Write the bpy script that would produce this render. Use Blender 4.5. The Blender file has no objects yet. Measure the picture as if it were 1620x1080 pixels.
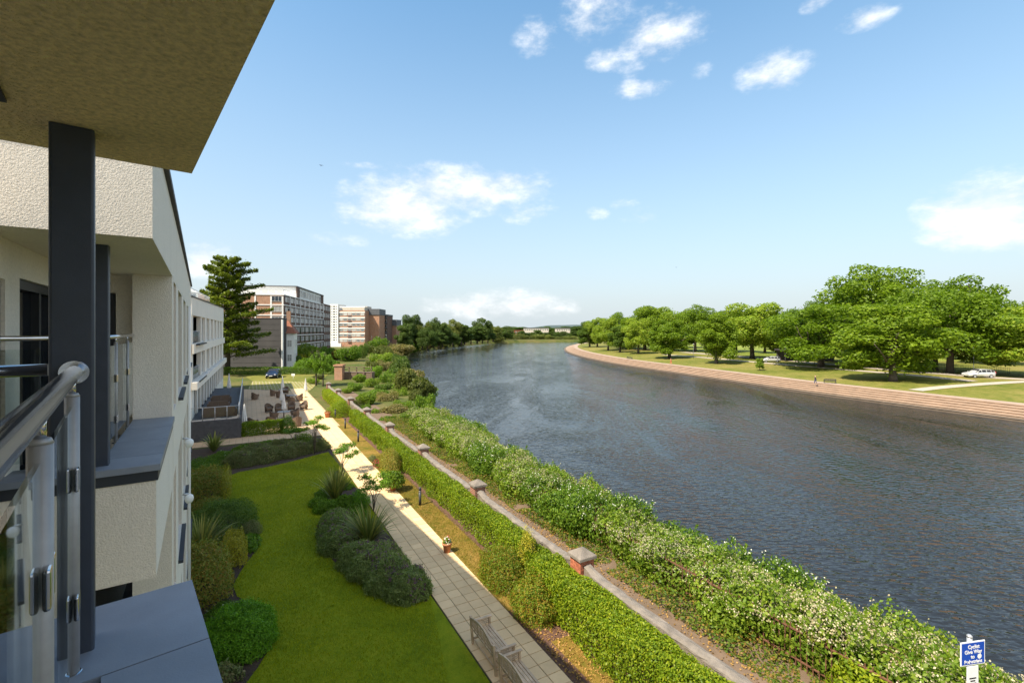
import bpy, bmesh, math, random
import numpy as np
from mathutils import Vector, Matrix, geometry
R = math.radians
random.seed(7)
rng = np.random.default_rng(11)
SC = bpy.context.scene
COL = SC.collection

# ------------------------------------------------------------------ camera, sky, sun, exposure
FPX, CU, CV, EYE = 745.0, 810.0, 522.0, 9.0
cam_d = bpy.data.cameras.new('camera'); cam = bpy.data.objects.new('camera', cam_d); COL.objects.link(cam)
cam.location = (0, 0, EYE); cam.rotation_euler = (R(90), 0, 0)
cam_d.sensor_width = 36; cam_d.lens = FPX / 1620 * 36; cam_d.shift_y = -18 / 1620
cam_d.clip_start = 0.05; cam_d.clip_end = 12000
SC.camera = cam

SUN_EL, SHADOW_ANG = 51.5, 41.0          # shadows fall towards (cos, sin) of this angle on the ground
sun_dir = Vector((-math.cos(R(SHADOW_ANG)) * math.cos(R(SUN_EL)), -math.sin(R(SHADOW_ANG)) * math.cos(R(SUN_EL)), math.sin(R(SUN_EL))))
sun_d = bpy.data.lights.new('sun', 'SUN'); sun = bpy.data.objects.new('sun', sun_d); COL.objects.link(sun)
sun_d.energy = 2.45; sun_d.angle = R(0.53); sun_d.color = (1.0, 0.90, 0.74)
sun.rotation_euler = sun_dir.to_track_quat('Z', 'Y').to_euler(); sun.location = (-20, -20, 40)

W = bpy.data.worlds.new('World'); SC.world = W; W.use_nodes = True
SC.view_settings.view_transform = 'Standard'; SC.view_settings.look = 'None'
SC.view_settings.gamma = 1; SC.view_settings.use_curve_mapping = False
SC.view_settings.exposure = 1.86

def build_sky():
    nt = W.node_tree; nt.nodes.clear()
    N = lambda t: nt.nodes.new(t)
    L = nt.links.new
    def m(op, a, b=None, c=None, clamp=False):
        n = N('ShaderNodeMath'); n.operation = op; n.use_clamp = clamp
        for i, x in enumerate((a, b, c)):
            if x is None: continue
            if isinstance(x, (int, float)): n.inputs[i].default_value = x
            else: L(x, n.inputs[i])
        return n.outputs[0]
    sky = N('ShaderNodeTexSky'); sky.sky_type = 'NISHITA'; sky.sun_disc = False
    sky.sun_elevation = R(SUN_EL); sky.sun_rotation = math.atan2(sun_dir.x, sun_dir.y)
    sky.altitude = 0; sky.air_density = 1.0; sky.dust_density = 0.9; sky.ozone_density = 1.4
    hs = N('ShaderNodeHueSaturation'); hs.inputs['Saturation'].default_value = 1.22; hs.inputs['Hue'].default_value = 0.486
    hs.inputs['Value'].default_value = 0.50
    L(sky.outputs[0], hs.inputs['Color'])
    tc = N('ShaderNodeTexCoord'); sp = N('ShaderNodeSeparateXYZ'); L(tc.outputs['Generated'], sp.inputs[0])
    az = m('ARCTAN2', sp.outputs[0], sp.outputs[1]); el = m('ARCSINE', sp.outputs[2])
    # cloud texture laid out on azimuth and elevation
    cb = N('ShaderNodeCombineXYZ'); L(az, cb.inputs[0]); L(m('MULTIPLY', el, 1.9), cb.inputs[1])
    def noise(scale, detail, rough, off=0):
        mp = N('ShaderNodeMapping'); mp.inputs['Location'].default_value = (off, off * .7, off * 1.3)
        L(cb.outputs[0], mp.inputs[0])
        n = N('ShaderNodeTexNoise'); n.inputs['Scale'].default_value = scale; n.inputs['Detail'].default_value = detail
        n.inputs['Roughness'].default_value = rough; L(mp.outputs[0], n.inputs['Vector']); return n.outputs[0]
    fb = noise(9, 9, .62); fine = noise(30, 6, .65, 3.1); big = noise(2.4, 4, .5, 8.2)
    blobs = [(640, 325, 95, 42, 1.05), (730, 300, 130, 34, 1.0), (600, 335, 70, 26, .9), (800, 290, 60, 22, .85), (830, 335, 50, 22, .6),
             (1020, 345, 40, 20, .55), (945, 338, 22, 12, .5), (580, 262, 45, 7, .45), (930, 240, 16, 8, .4),
             (1560, 335, 110, 55, 1.1), (1500, 330, 60, 28, .9), (1640, 360, 90, 40, 1.0),
             (1045, 55, 75, 32, .78), (940, 20, 55, 32, .72), (1010, 140, 50, 14, .72), (960, 95, 40, 16, .6), (850, 60, 40, 30, .52), (1000, 75, 30, 40, .6),
             (1225, 115, 58, 28, .82), (1370, 30, 48, 16, .72), (1290, 5, 30, 12, .6), (1110, 110, 20, 14, .45),
             (800, 480, 125, 24, .8), (330, 412, 50, 28, .9), (540, 380, 60, 14, .5), (990, 325, 30, 12, .45)]
    mask = None
    for (u, v, ru, rv, k) in blobs:
        x, y, z = (u - CU) / FPX, 1.0, (CV - v) / FPX
        a0, e0 = math.atan2(x, y), math.atan2(z, math.hypot(x, y))
        c2 = 1 / (1 + x * x)
        ra = ru / FPX * c2; re = rv / FPX * math.sqrt(c2)
        dx = m('MULTIPLY', m('SUBTRACT', az, a0), 1 / ra); dy = m('MULTIPLY', m('SUBTRACT', el, e0), 1 / re)
        d = m('SQRT', m('ADD', m('MULTIPLY', dx, dx), m('MULTIPLY', dy, dy)))
        b = m('MULTIPLY', m('SUBTRACT', 1.25, m('MULTIPLY', d, .8), clamp=True), k)
        mask = b if mask is None else m('MAXIMUM', mask, b)
    # unseen clouds outside the view, added denser than those in it as fill light
    away = m('MULTIPLY', m('SUBTRACT', m('ABSOLUTE', az), 0.98), 4, clamp=True)
    band = m('SUBTRACT', 1.0, m('MULTIPLY', m('ABSOLUTE', m('SUBTRACT', el, .75)), .9), clamp=True)
    rest = m('MULTIPLY', m('MULTIPLY', m('MULTIPLY', m('SUBTRACT', big, .33), 9, clamp=True), away), band)
    mask = m('MAXIMUM', mask, m('MULTIPLY', rest, 1.25))
    val = m('ADD', mask, m('MULTIPLY', m('SUBTRACT', fb, .5), 2.3))
    val = m('ADD', val, m('MULTIPLY', m('SUBTRACT', fine, .5), .7))
    val = m('MULTIPLY', val, m('MULTIPLY', mask, 3.0, clamp=True))
    mr = N('ShaderNodeMapRange'); mr.interpolation_type = 'SMOOTHSTEP'
    mr.inputs['From Min'].default_value = .18; mr.inputs['From Max'].default_value = 1.3
    L(val, mr.inputs['Value'])
    dens = m('MULTIPLY', mr.outputs[0], .93)
    shade = m('MULTIPLY', m('SUBTRACT', fb, .42), 1.5, clamp=True)
    cc = N('ShaderNodeMix'); cc.data_type = 'RGBA'; L(shade, cc.inputs[0])
    cc.inputs[6].default_value = (1.9, 1.94, 2.0, 1); cc.inputs[7].default_value = (3.5, 3.48, 3.45, 1)
    # pale veil near the horizon, as real moist summer air has
    veil = m('POWER', m('SUBTRACT', 1.0, m('MULTIPLY', m('ABSOLUTE', el), 1.15), clamp=True), 1.7)
    vm = N('ShaderNodeMix'); vm.data_type = 'RGBA'; L(m('MULTIPLY', veil, 1.0), vm.inputs[0])
    L(hs.outputs[0], vm.inputs[6]); vm.inputs[7].default_value = (1.24, 1.40, 1.50, 1)
    mx = N('ShaderNodeMix'); mx.data_type = 'RGBA'; L(dens, mx.inputs[0]); L(vm.outputs[2], mx.inputs[6]); L(cc.outputs[2], mx.inputs[7])
    bg = N('ShaderNodeBackground'); bg.inputs[1].default_value = 0.15; L(mx.outputs[2], bg.inputs[0])
    out = N('ShaderNodeOutputWorld'); L(bg.outputs[0], out.inputs[0])
build_sky()

# ------------------------------------------------------------------ frames and helpers
def at(u, v, z=0.0):
    """ground-plane point seen at photo pixel (u, v) for a surface at height z"""
    y = (EYE - z) * FPX / (v - CV); return Vector(((u - CU) / FPX * y, y, z))
def far(u, y, z=0.0): return Vector(((u - CU) / FPX * y, y, z))
def zat(v, y): return EYE - (v - CV) / FPX * y

class Frame:
    def __init__(s, e, o=(0, 0)):
        e = Vector(e).normalized(); s.e = e; s.n = Vector((e.y, -e.x)); s.o = Vector(o); s.ang = math.atan2(e.y, e.x)
    def pt(s, a, b, z=0.0):
        p = s.o + s.e * a + s.n * b; return Vector((p.x, p.y, z))
    def loc(s, p): q = Vector((p[0], p[1])) - s.o; return q.dot(s.e), q.dot(s.n)
G = Frame((-.487, .873)); F1 = Frame((-.643, .766)); F2 = Frame((-.551, .834))
def G3(a, b, z=0.0): return G.pt(a, b, z)

OFF = {}
def tag(o, label=None, cat=None, group=None, kind=None):
    if label: o['label'] = label
    if cat: o['category'] = cat
    if group: o['group'] = group
    if kind: o['kind'] = kind
    return o
def root(name, loc, label=None, cat=None, group=None, kind=None, rz=0):
    o = bpy.data.objects.new(name, None); COL.objects.link(o); o.location = loc; o.rotation_euler.z = rz
    OFF[o] = Vector(loc); o.empty_display_size = .2
    return tag(o, label, cat, group, kind)
def link(name, me, mat=None, parent=None, loc=None):
    o = bpy.data.objects.new(name, me); COL.objects.link(o)
    if mat is not None and len(me.materials) == 0: me.materials.append(mat)
    if parent is not None: o.parent = parent; OFF[o] = OFF[parent]
    if loc is not None: o.location = loc
    return o
def copy_tree(o, parent=None):
    c = o.copy(); COL.objects.link(c)
    if parent is not None: c.parent = parent
    for ch in list(o.children):
        copy_tree(ch, c)
    return c
def place(o, loc, rz=0, sc=(1, 1, 1)):
    o.location = loc; o.rotation_euler.z = rz; o.scale = sc if isinstance(sc, (tuple, list)) else (sc, sc, sc); return o

class MB:
    def __init__(s): s.v = []; s.f = []; s.sm = []
    def quad(s, *p, smooth=False):
        i = len(s.v); s.v += [tuple(x) for x in p]; s.f.append(tuple(range(i, i + len(p)))); s.sm.append(smooth)
    def hexa(s, b, t, smooth=False):
        """b, t: 4 bottom and 4 top corners, anticlockwise from above"""
        i = len(s.v); s.v += [tuple(x) for x in b] + [tuple(x) for x in t]
        for f in ((3, 2, 1, 0), (4, 5, 6, 7), (0, 1, 5, 4), (1, 2, 6, 5), (2, 3, 7, 6), (3, 0, 4, 7)):
            s.f.append(tuple(i + k for k in f)); s.sm.append(smooth)
    def fbox(s, F, a0, a1, b0, b1, z0, z1):
        if a0 > a1: a0, a1 = a1, a0
        if b0 > b1: b0, b1 = b1, b0
        c = [(a0, b0), (a0, b1), (a1, b1), (a1, b0)]
        s.hexa([F.pt(a, b, z0) for a, b in c], [F.pt(a, b, z1) for a, b in c]); return s
    def box(s, x0, x1, y0, y1, z0, z1):
        c = [(x0, y0), (x1, y0), (x1, y1), (x0, y1)]
        s.hexa([(x, y, z0) for x, y in c], [(x, y, z1) for x, y in c]); return s
    def prism(s, poly, z0, z1):
        n = len(poly); i = len(s.v)
        ar = sum(poly[k][0] * poly[(k + 1) % n][1] - poly[(k + 1) % n][0] * poly[k][1] for k in range(n))
        if ar < 0: poly = poly[::-1]
        s.v += [(p[0], p[1], z0) for p in poly] + [(p[0], p[1], z1) for p in poly]
        s.f.append(tuple(i + k for k in range(n))[::-1]); s.f.append(tuple(i + n + k for k in range(n))); s.sm += [False] * 2
        for k in range(n):
            s.f.append((i + k, i + (k + 1) % n, i + n + (k + 1) % n, i + n + k)); s.sm.append(False)
        return s
    def tube(s, pts, rad, seg=8, cap=True, smooth=True):
        pts = [Vector(p) for p in pts]
        if not isinstance(rad, (list, tuple)): rad = [rad] * len(pts)
        i0 = len(s.v); ref = None
        for k, p in enumerate(pts):
            t = (pts[min(k + 1, len(pts) - 1)] - pts[max(k - 1, 0)]).normalized()
            if ref is None: ref = Vector((0, 0, 1)) if abs(t.z) < .9 else Vector((1, 0, 0))
            x = t.cross(ref).normalized(); y = x.cross(t).normalized(); ref = y
            for j in range(seg):
                w = 2 * math.pi * j / seg; s.v.append(tuple(p + (x * math.cos(w) + y * math.sin(w)) * rad[k]))
        for k in range(len(pts) - 1):
            for j in range(seg):
                a = i0 + k * seg + j; b = i0 + k * seg + (j + 1) % seg
                s.f.append((a, b, b + seg, a + seg)); s.sm.append(smooth)
        if cap:
            s.f.append(tuple(i0 + j for j in range(seg))[::-1]); e = i0 + (len(pts) - 1) * seg
            s.f.append(tuple(e + j for j in range(seg))); s.sm += [False, False]
        return s
    def lathe(s, prof, c=(0, 0, 0), seg=14, smooth=True):
        i0 = len(s.v)
        for (r, z) in prof:
            for j in range(seg):
                w = 2 * math.pi * j / seg; s.v.append((c[0] + r * math.cos(w), c[1] + r * math.sin(w), c[2] + z))
        for k in range(len(prof) - 1):
            for j in range(seg):
                a = i0 + k * seg + j; b = i0 + k * seg + (j + 1) % seg
                s.f.append((a, b, b + seg, a + seg)); s.sm.append(smooth)
        s.f.append(tuple(i0 + j for j in range(seg))[::-1]); e = i0 + (len(prof) - 1) * seg
        s.f.append(tuple(e + j for j in range(seg))); s.sm += [False, False]
        return s
    def mesh(s, name, mat=None, off=None):
        me = bpy.data.meshes.new(name)
        v = s.v if off is None else [(p[0] - off[0], p[1] - off[1], p[2] - off[2]) for p in s.v]
        me.from_pydata(v, [], s.f); me.polygons.foreach_set('use_smooth', s.sm); me.update()
        if mat is not None: me.materials.append(mat)
        return me
    def build(s, name, mat, parent=None, loc=None):
        """parent given: vertices are world places of that thing's frame; else origin at loc or the middle of the base"""
        if parent is not None:
            return link(name, s.mesh(name, mat, OFF[parent]), None, parent)
        if loc is None:
            a = np.array(s.v); lo, hi = a.min(0), a.max(0); loc = Vector(((lo[0] + hi[0]) / 2, (lo[1] + hi[1]) / 2, lo[2]))
        o = link(name, s.mesh(name, mat, loc)); o.location = loc; OFF[o] = Vector(loc); return o
def bevel(o, w=.01, seg=2):
    m_ = o.modifiers.new('edge', 'BEVEL'); m_.width = w; m_.segments = seg; m_.limit_method = 'ANGLE'; return o
def sheet(name, poly, z, mat, kind='structure', zf=None, parent=None):
    """flat polygon cut into triangles"""
    tri = geometry.tessellate_polygon([[Vector((p[0], p[1], 0)) for p in poly]])
    b = MB(); b.v = [(p[0], p[1], z if zf is None else zf(p[0], p[1])) for p in poly]
    for t in tri:
        p = [poly[i] for i in t]
        ar = (p[1][0] - p[0][0]) * (p[2][1] - p[0][1]) - (p[2][0] - p[0][0]) * (p[1][1] - p[0][1])
        b.f.append(tuple(t) if ar > 0 else tuple(t)[::-1]); b.sm.append(False)
    o = b.build(name, mat, parent)
    if kind and parent is None: o['kind'] = kind
    return o
def smooth_poly(pts, it=2):
    for _ in range(it):
        q = []
        for i in range(len(pts)):
            a, b = Vector(pts[i]), Vector(pts[(i + 1) % len(pts)])
            q += [tuple(a * .75 + b * .25), tuple(a * .25 + b * .75)]
        pts = q
    return pts
def smooth_line(pts, it=2):
    for _ in range(it):
        q = [pts[0]]
        for i in range(len(pts) - 1):
            a, b = Vector(pts[i]), Vector(pts[i + 1]); q += [tuple(a * .75 + b * .25), tuple(a * .25 + b * .75)]
        pts = q + [pts[-1]]
    return pts

# ------------------------------------------------------------------ materials
MATS = {}
class NT:
    def __init__(s, name):
        s.m = bpy.data.materials.new(name); s.m.use_nodes = True; s.t = s.m.node_tree; s.t.nodes.clear()
        s.out = s.t.nodes.new('ShaderNodeOutputMaterial'); s.L = s.t.links.new; MATS[name] = s.m
    def n(s, t, **k):
        x = s.t.nodes.new(t)
        for a, b in k.items():
            if a[0] == '_': setattr(x, a[1:], b)
        for a, b in k.items():
            if a[0] != '_':
                i = x.inputs[a.replace('__', ' ')]
                if hasattr(b, 'links'): s.L(b, i)
                else: i.default_value = b
        return x
    def pos(s, scale=(1, 1, 1), rot=0, obj=False):
        c = s.n('ShaderNodeTexCoord').outputs['Object'] if obj else s.n('ShaderNodeNewGeometry').outputs['Position']
        mp = s.n('ShaderNodeMapping'); s.L(c, mp.inputs[0]); mp.inputs['Scale'].default_value = scale; mp.inputs['Rotation'].default_value = (0, 0, rot)
        return mp.outputs[0]
    def noise(s, vec, scale, detail=4, rough=.55):
        x = s.n('ShaderNodeTexNoise', Vector=vec, Scale=scale, Detail=detail, Roughness=rough); return x.outputs[0]
    def ramp(s, fac, stops, interp='LINEAR'):
        x = s.n('ShaderNodeValToRGB'); s.L(fac, x.inputs[0]); r = x.color_ramp; r.interpolation = interp
        while len(r.elements) < len(stops): r.elements.new(.5)
        for e, (p, c) in zip(r.elements, stops): e.position = p; e.color = (*c, 1) if len(c) == 3 else c
        return x.outputs[0]
    def mix(s, fac, a, b, mode='MIX'):
        x = s.n('ShaderNodeMix', _data_type='RGBA', _blend_type=mode)
        for i, v in ((0, fac), (6, a), (7, b)):
            if hasattr(v, 'links'): s.L(v, x.inputs[i])
            else: x.inputs[i].default_value = v if not isinstance(v, tuple) or len(v) == 4 else (*v, 1)
        return x.outputs[2]
    def math(s, op, a, b=0.0, clamp=False):
        x = s.n('ShaderNodeMath', _operation=op, _use_clamp=clamp)
        for i, v in ((0, a), (1, b)):
            if hasattr(v, 'links'): s.L(v, x.inputs[i])
            else: x.inputs[i].default_value = v
        return x.outputs[0]
    def bump(s, h, strength=.3, dist=.02, normal=None):
        x = s.n('ShaderNodeBump', Strength=strength, Distance=dist); s.L(h, x.inputs['Height'])
        if normal is not None: s.L(normal, x.inputs['Normal'])
        return x.outputs[0]
    def bsdf(s, col, rough=.7, metal=0, spec=.4, normal=None, **k):
        x = s.n('ShaderNodeBsdfPrincipled')
        for nm, v in (('Base Color', col), ('Roughness', rough), ('Metallic', metal), ('Specular IOR Level', spec)):
            if hasattr(v, 'links'): s.L(v, x.inputs[nm])
            else: x.inputs[nm].default_value = (*v, 1) if isinstance(v, tuple) and len(v) == 3 else v
        if normal is not None: s.L(normal, x.inputs['Normal'])
        return x.outputs[0]
    def done(s, sh): s.L(sh, s.out.inputs[0]); return s.m
def c3(c, k): return tuple(x * k for x in c)

def mat_rough(name, col, scale=6, var=.25, rough=.8, bscale=60, bstr=.3, bdist=.01, spec=.3, metal=0, obj_rand=0, dirt=None):
    s = NT(name); p = s.pos()
    f = s.noise(p, scale, 5, .6)
    c = s.ramp(f, [(.25, c3(col, 1 - var)), (.75, c3(col, 1 + var))])
    if dirt:
        d = s.noise(s.pos((1, 1, .25)), dirt[1], 6, .7)
        c = s.mix(s.math('MULTIPLY', s.math('SUBTRACT', d, .5), dirt[2], True), c, dirt[0])
    if obj_rand:
        oi = s.n('ShaderNodeObjectInfo').outputs['Random']
        k = s.n('ShaderNodeMapRange'); s.L(oi, k.inputs[0]); k.inputs[3].default_value = 1 - obj_rand; k.inputs[4].default_value = 1 + obj_rand
        cm = s.n('ShaderNodeCombineColor'); [s.L(k.outputs[0], cm.inputs[i]) for i in range(3)]
        c = s.mix(1.0, c, cm.outputs[0], 'MULTIPLY')
    nrm = s.bump(s.noise(p, bscale, 4, .6), bstr, bdist) if bstr else None
    return s.done(s.bsdf(c, rough, metal, spec, nrm))
def mat_leaf(name, cols, transl=.36, rough=.5, spec=.25, hue=.12):
    s = NT(name)
    r = s.n('ShaderNodeNewGeometry').outputs['Random Per Island']
    cols = [(min(.75, q[0] * 2.0), min(.75, q[1] * 1.75), q[2] * 1.05) for q in cols] if max(max(q) for q in cols) < .24 else cols
    n = len(cols); c = s.ramp(r, [((i + .5) / n, cols[i]) for i in range(n)])
    p = s.noise(s.pos(), .55, 3, .5)
    c = s.mix(1.0, c, s.ramp(p, [(.3, (1 - hue, 1 - hue * .7, 1 - hue)), (.7, (1 + hue, 1 + hue, 1 + hue * .3))]), 'MULTIPLY')
    oi = s.n('ShaderNodeObjectInfo').outputs['Random']
    c = s.mix(1.0, c, s.ramp(oi, [(0, (.86, .9, .86)), (1, (1.14, 1.1, 1.1))]), 'MULTIPLY')
    a = s.bsdf(c, rough, 0, spec)
    t = s.n('ShaderNodeBsdfTranslucent'); s.L(s.mix(1.0, c, (1.5, 1.6, .7), 'MULTIPLY'), t.inputs[0])
    mx = s.n('ShaderNodeMixShader'); mx.inputs[0].default_value = transl; s.L(a, mx.inputs[1]); s.L(t.outputs[0], mx.inputs[2])
    return s.done(mx.outputs[0])
def mat_brick(name, c1, c2, mortar, bw=.225, bh=.075, ang=0):
    """brick courses on vertical faces of any heading: position along the wall found from the face normal"""
    s = NT(name); g = s.n('ShaderNodeNewGeometry')
    cr = s.n('ShaderNodeVectorMath', _operation='CROSS_PRODUCT'); cr.inputs[0].default_value = (0, 0, 1); s.L(g.outputs['True Normal'], cr.inputs[1])
    dt = s.n('ShaderNodeVectorMath', _operation='DOT_PRODUCT'); s.L(cr.outputs[0], dt.inputs[0]); s.L(g.outputs['Position'], dt.inputs[1])
    z = s.n('ShaderNodeSeparateXYZ'); s.L(g.outputs['Position'], z.inputs[0])
    cb = s.n('ShaderNodeCombineXYZ'); s.L(dt.outputs['Value'], cb.inputs[0]); s.L(z.outputs[2], cb.inputs[1])
    b = s.n('ShaderNodeTexBrick', Vector=cb.outputs[0]); b.inputs['Scale'].default_value = 1
    b.inputs['Color1'].default_value = (*c1, 1); b.inputs['Color2'].default_value = (*c2, 1); b.inputs['Mortar'].default_value = (*mortar, 1)
    b.inputs['Brick Width'].default_value = bw; b.inputs['Row Height'].default_value = bh; b.inputs['Mortar Size'].default_value = bh * .12
    v = s.noise(s.pos(), 1.3, 4, .6)
    c = s.mix(1.0, b.outputs[0], s.ramp(v, [(.3, (.82, .82, .82)), (.7, (1.12, 1.1, 1.08))]), 'MULTIPLY')
    return s.done(s.bsdf(c, .85, 0, .2, s.bump(b.outputs['Fac'], .4, -.01)))
def mat_glass(name, tint=(.93, .96, .95), ior=1.5):
    s = NT(name); fr = s.n('ShaderNodeFresnel', IOR=ior)
    t = s.n('ShaderNodeBsdfTransparent'); t.inputs[0].default_value = (*tint, 1)
    g = s.n('ShaderNodeBsdfGlossy'); g.inputs['Roughness'].default_value = .02; g.inputs[0].default_value = (.95, .97, .97, 1)
    mx = s.n('ShaderNodeMixShader'); s.L(fr.outputs[0], mx.inputs[0]); s.L(t.outputs[0], mx.inputs[1]); s.L(g.outputs[0], mx.inputs[2])
    return s.done(mx.outputs[0])
def mat_pane(name, cols, rough=.06):
    """window glass in front of a furnished room: each pane a little different"""
    s = NT(name); oi = s.n('ShaderNodeObjectInfo').outputs['Random']
    c = s.ramp(oi, [(i / max(1, len(cols) - 1), cols[i]) for i in range(len(cols))], 'CONSTANT')
    return s.done(s.bsdf(c, rough, 0, .35))

# masonry and hard surfaces
mat_rough('render_white', (.83, .755, .65), 40, .10, .85, 70, .8, .016, dirt=((.52, .47, .39), 1.3, .8))
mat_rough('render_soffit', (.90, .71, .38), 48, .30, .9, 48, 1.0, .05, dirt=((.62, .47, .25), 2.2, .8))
mat_rough('wing_render', (.78, .73, .655), .6, .05, .85, 60, .2, .01)
mat_rough('column_steel', (.036, .044, .062), 8, .15, .5, 200, .15, .003, .5)
mat_rough('coping_tile', (.21, .235, .28), 3, .16, .48, 120, .22, .004, .5, obj_rand=.08, dirt=((.22, .18, .14), 1.6, .55))
mat_rough('coping_edge', (.035, .04, .05), 3, .1, .5, 100, .1, .003)
mat_rough('rail_steel', (.58, .58, .60), 14, .08, .13, 120, .06, .002, .5, 1.0)
mat_rough('post_steel', (.36, .35, .345), 20, .10, .5, 160, .10, .002, .5, .35)
mat_glass('rail_glass')
mat_rough('door_frame', (.035, .036, .04), 5, .1, .4, 0, 0)
mat_pane('dark_pane', [(.012, .014, .018), (.03, .03, .033), (.02, .024, .03)])
mat_pane('flat_pane', [(.06, .08, .09), (.30, .30, .28), (.03, .04, .05), (.12, .14, .15), (.40, .39, .36), (.04, .055, .07)], .12)
mat_rough('timber_panel', (.15, .075, .055), 9, .3, .6, 40, .3, .01)
mat_rough('white_paint', (.74, .73, .70), 2, .06, .5, 0, 0)
mat_rough('slate_edge', (.05, .045, .05), 5, .2, .6, 30, .2)
mat_rough('grey_brick', (.085, .082, .088), 4, .25, .85, 30, .5, .01)
mat_rough('dark_cladding', (.065, .062, .062), .5, .14, .7, 12, .15, .01, dirt=((.11, .10, .095), .25, 1.2))
mat_brick('brick_red', (.30, .105, .06), (.24, .08, .05), (.36, .31, .26))
mat_brick('brick_orange', (.40, .19, .105), (.35, .155, .085), (.40, .33, .26))
mat_brick('brick_brown', (.15, .075, .055), (.12, .06, .045), (.20, .17, .14))
mat_rough('brick_piece', (.36, .12, .065), 12, .3, .85, 60, .5, .008, obj_rand=.25)
mat_rough('mortar', (.33, .29, .25), 10, .2, .9, 60, .4)
mat_rough('wall_stone', (.20, .165, .13), 2.5, .30, .92, 28, .9, .03, dirt=((.12, .11, .085), 5, 1.6))
mat_rough('coping_stone', (.215, .185, .155), 3, .28, .92, 40, .9, .025, dirt=((.10, .09, .07), 5, 1.9))
mat_rough('paving_slab', (.74, .515, .28), 2.2, .10, .85, 70, .25, .006, obj_rand=.09, dirt=((.36, .25, .14), 1.1, 1.1))
mat_rough('joint_sand', (.16, .125, .085), 6, .3, .95, 60, .5)
mat_rough('patio_slab', (.56, .385, .235), 1.5, .12, .85, 40, .25, .006, dirt=((.36, .27, .19), .7, 1.0))
mat_rough('concrete_pale', (.50, .45, .38), 1.2, .12, .9, 30, .3)
mat_rough('step_stone', (.335, .235, .165), .7, .20, .9, 8, .5, .03, dirt=((.24, .17, .12), .9, 1.5))
mat_rough('step_wet', (.15, .115, .085), .7, .25, .8, 8, .5, .03)
mat_rough('promenade_stone', (.36, .27, .21), .5, .15, .9, 8, .3, .02)
mat_rough('tarmac_pale', (.42, .36, .30), .5, .12, .9, 20, .2)
mat_rough('bollard_black', (.045, .047, .052), 8, .1, .45, 0, 0)
mat_rough('terracotta', (.40, .17, .085), 8, .15, .8, 60, .2, .005)
mat_rough('bench_teak', (.52, .375, .245), 5, .25, .75, 40, .5, .006, obj_rand=.12)
mat_rough('rattan', (.17, .115, .08), 30, .35, .7, 90, .9, .012)
mat_rough('table_glass', (.20, .21, .22), 6, .1, .2, 0, 0)
mat_rough('parasol_cloth', (.74, .72, .70), 8, .08, .85, 20, .3, .02)
mat_rough('rust_iron', (.16, .075, .045), 20, .35, .85, 80, .4, .004)
mat_rough('old_timber', (.17, .12, .085), 6, .3, .8, 40, .4, .01)
mat_rough('roof_tile', (.24, .095, .055), 3, .25, .8, 15, .5, .03)
mat_rough('roof_lead', (.10, .105, .115), 1, .15, .6, 10, .2)
mat_rough('galvanised', (.50, .51, .52), 6, .1, .45, 0, 0, metal=.6)
mat_rough('sign_blue', (.012, .065, .40), 4, .04, .4, 0, 0)
mat_rough('sign_white', (.78, .78, .78), 6, .05, .45, 0, 0)
mat_rough('sign_black', (.02, .02, .02), 6, .05, .5, 0, 0)
mat_rough('cushion_brown', (.18, .145, .115), 9, .15, .9, 40, .4)
mat_rough('deck_grey', (.09, .09, .10), 3, .15, .6, 30, .2)
mat_rough('lamp_globe', (.80, .80, .78), 3, .03, .25, 0, 0)
mat_rough('bark', (.10, .08, .06), 8, .35, .9, 25, .9, .04)
mat_rough('bark_pale', (.20, .165, .125), 8, .3, .9, 25, .7, .03)
mat_rough('soil', (.075, .05, .036), 4, .35, .95, 30, .9, .04)
mat_rough('bark_mulch', (.14, .075, .05), 14, .55, .95, 40, 1.0, .04)
mat_rough('dirt_path', (.16, .11, .072), 1.6, .25, .95, 18, .6, .03, dirt=((.10, .09, .05), 1.2, 1.4))
mat_rough('car_navy', (.012, .02, .045), 3, .05, .18, 0, 0, spec=.7)
mat_rough('car_silver', (.62, .63, .64), 3, .03, .22, 0, 0, spec=.6, metal=.3)
mat_rough('tyre', (.02, .02, .02), 8, .1, .85, 0, 0)
mat_rough('lamp_red', (.45, .02, .02), 8, .1, .3, 0, 0)
mat_rough('lamp_clear', (.75, .76, .77), 8, .05, .1, 0, 0)
mat_rough('plate_white', (.78, .78, .72), 8, .02, .5, 0, 0)
mat_rough('cloth_dark', (.02, .022, .032), 20, .2, .9, 0, 0)
mat_rough('cloth_pink', (.62, .16, .11), 20, .15, .9, 0, 0)
mat_rough('cloth_blue', (.06, .08, .14), 20, .15, .9, 0, 0)
mat_rough('skin', (.48, .27, .19), 20, .08, .6, 0, 0)
mat_rough('hair', (.04, .027, .02), 20, .2, .7, 0, 0)
mat_rough('bird_dark', (.02, .02, .022), 20, .2, .8, 0, 0)
mat_rough('hill_far', (.07, .10, .10), .004, .25, .95, 0, 0)

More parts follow.
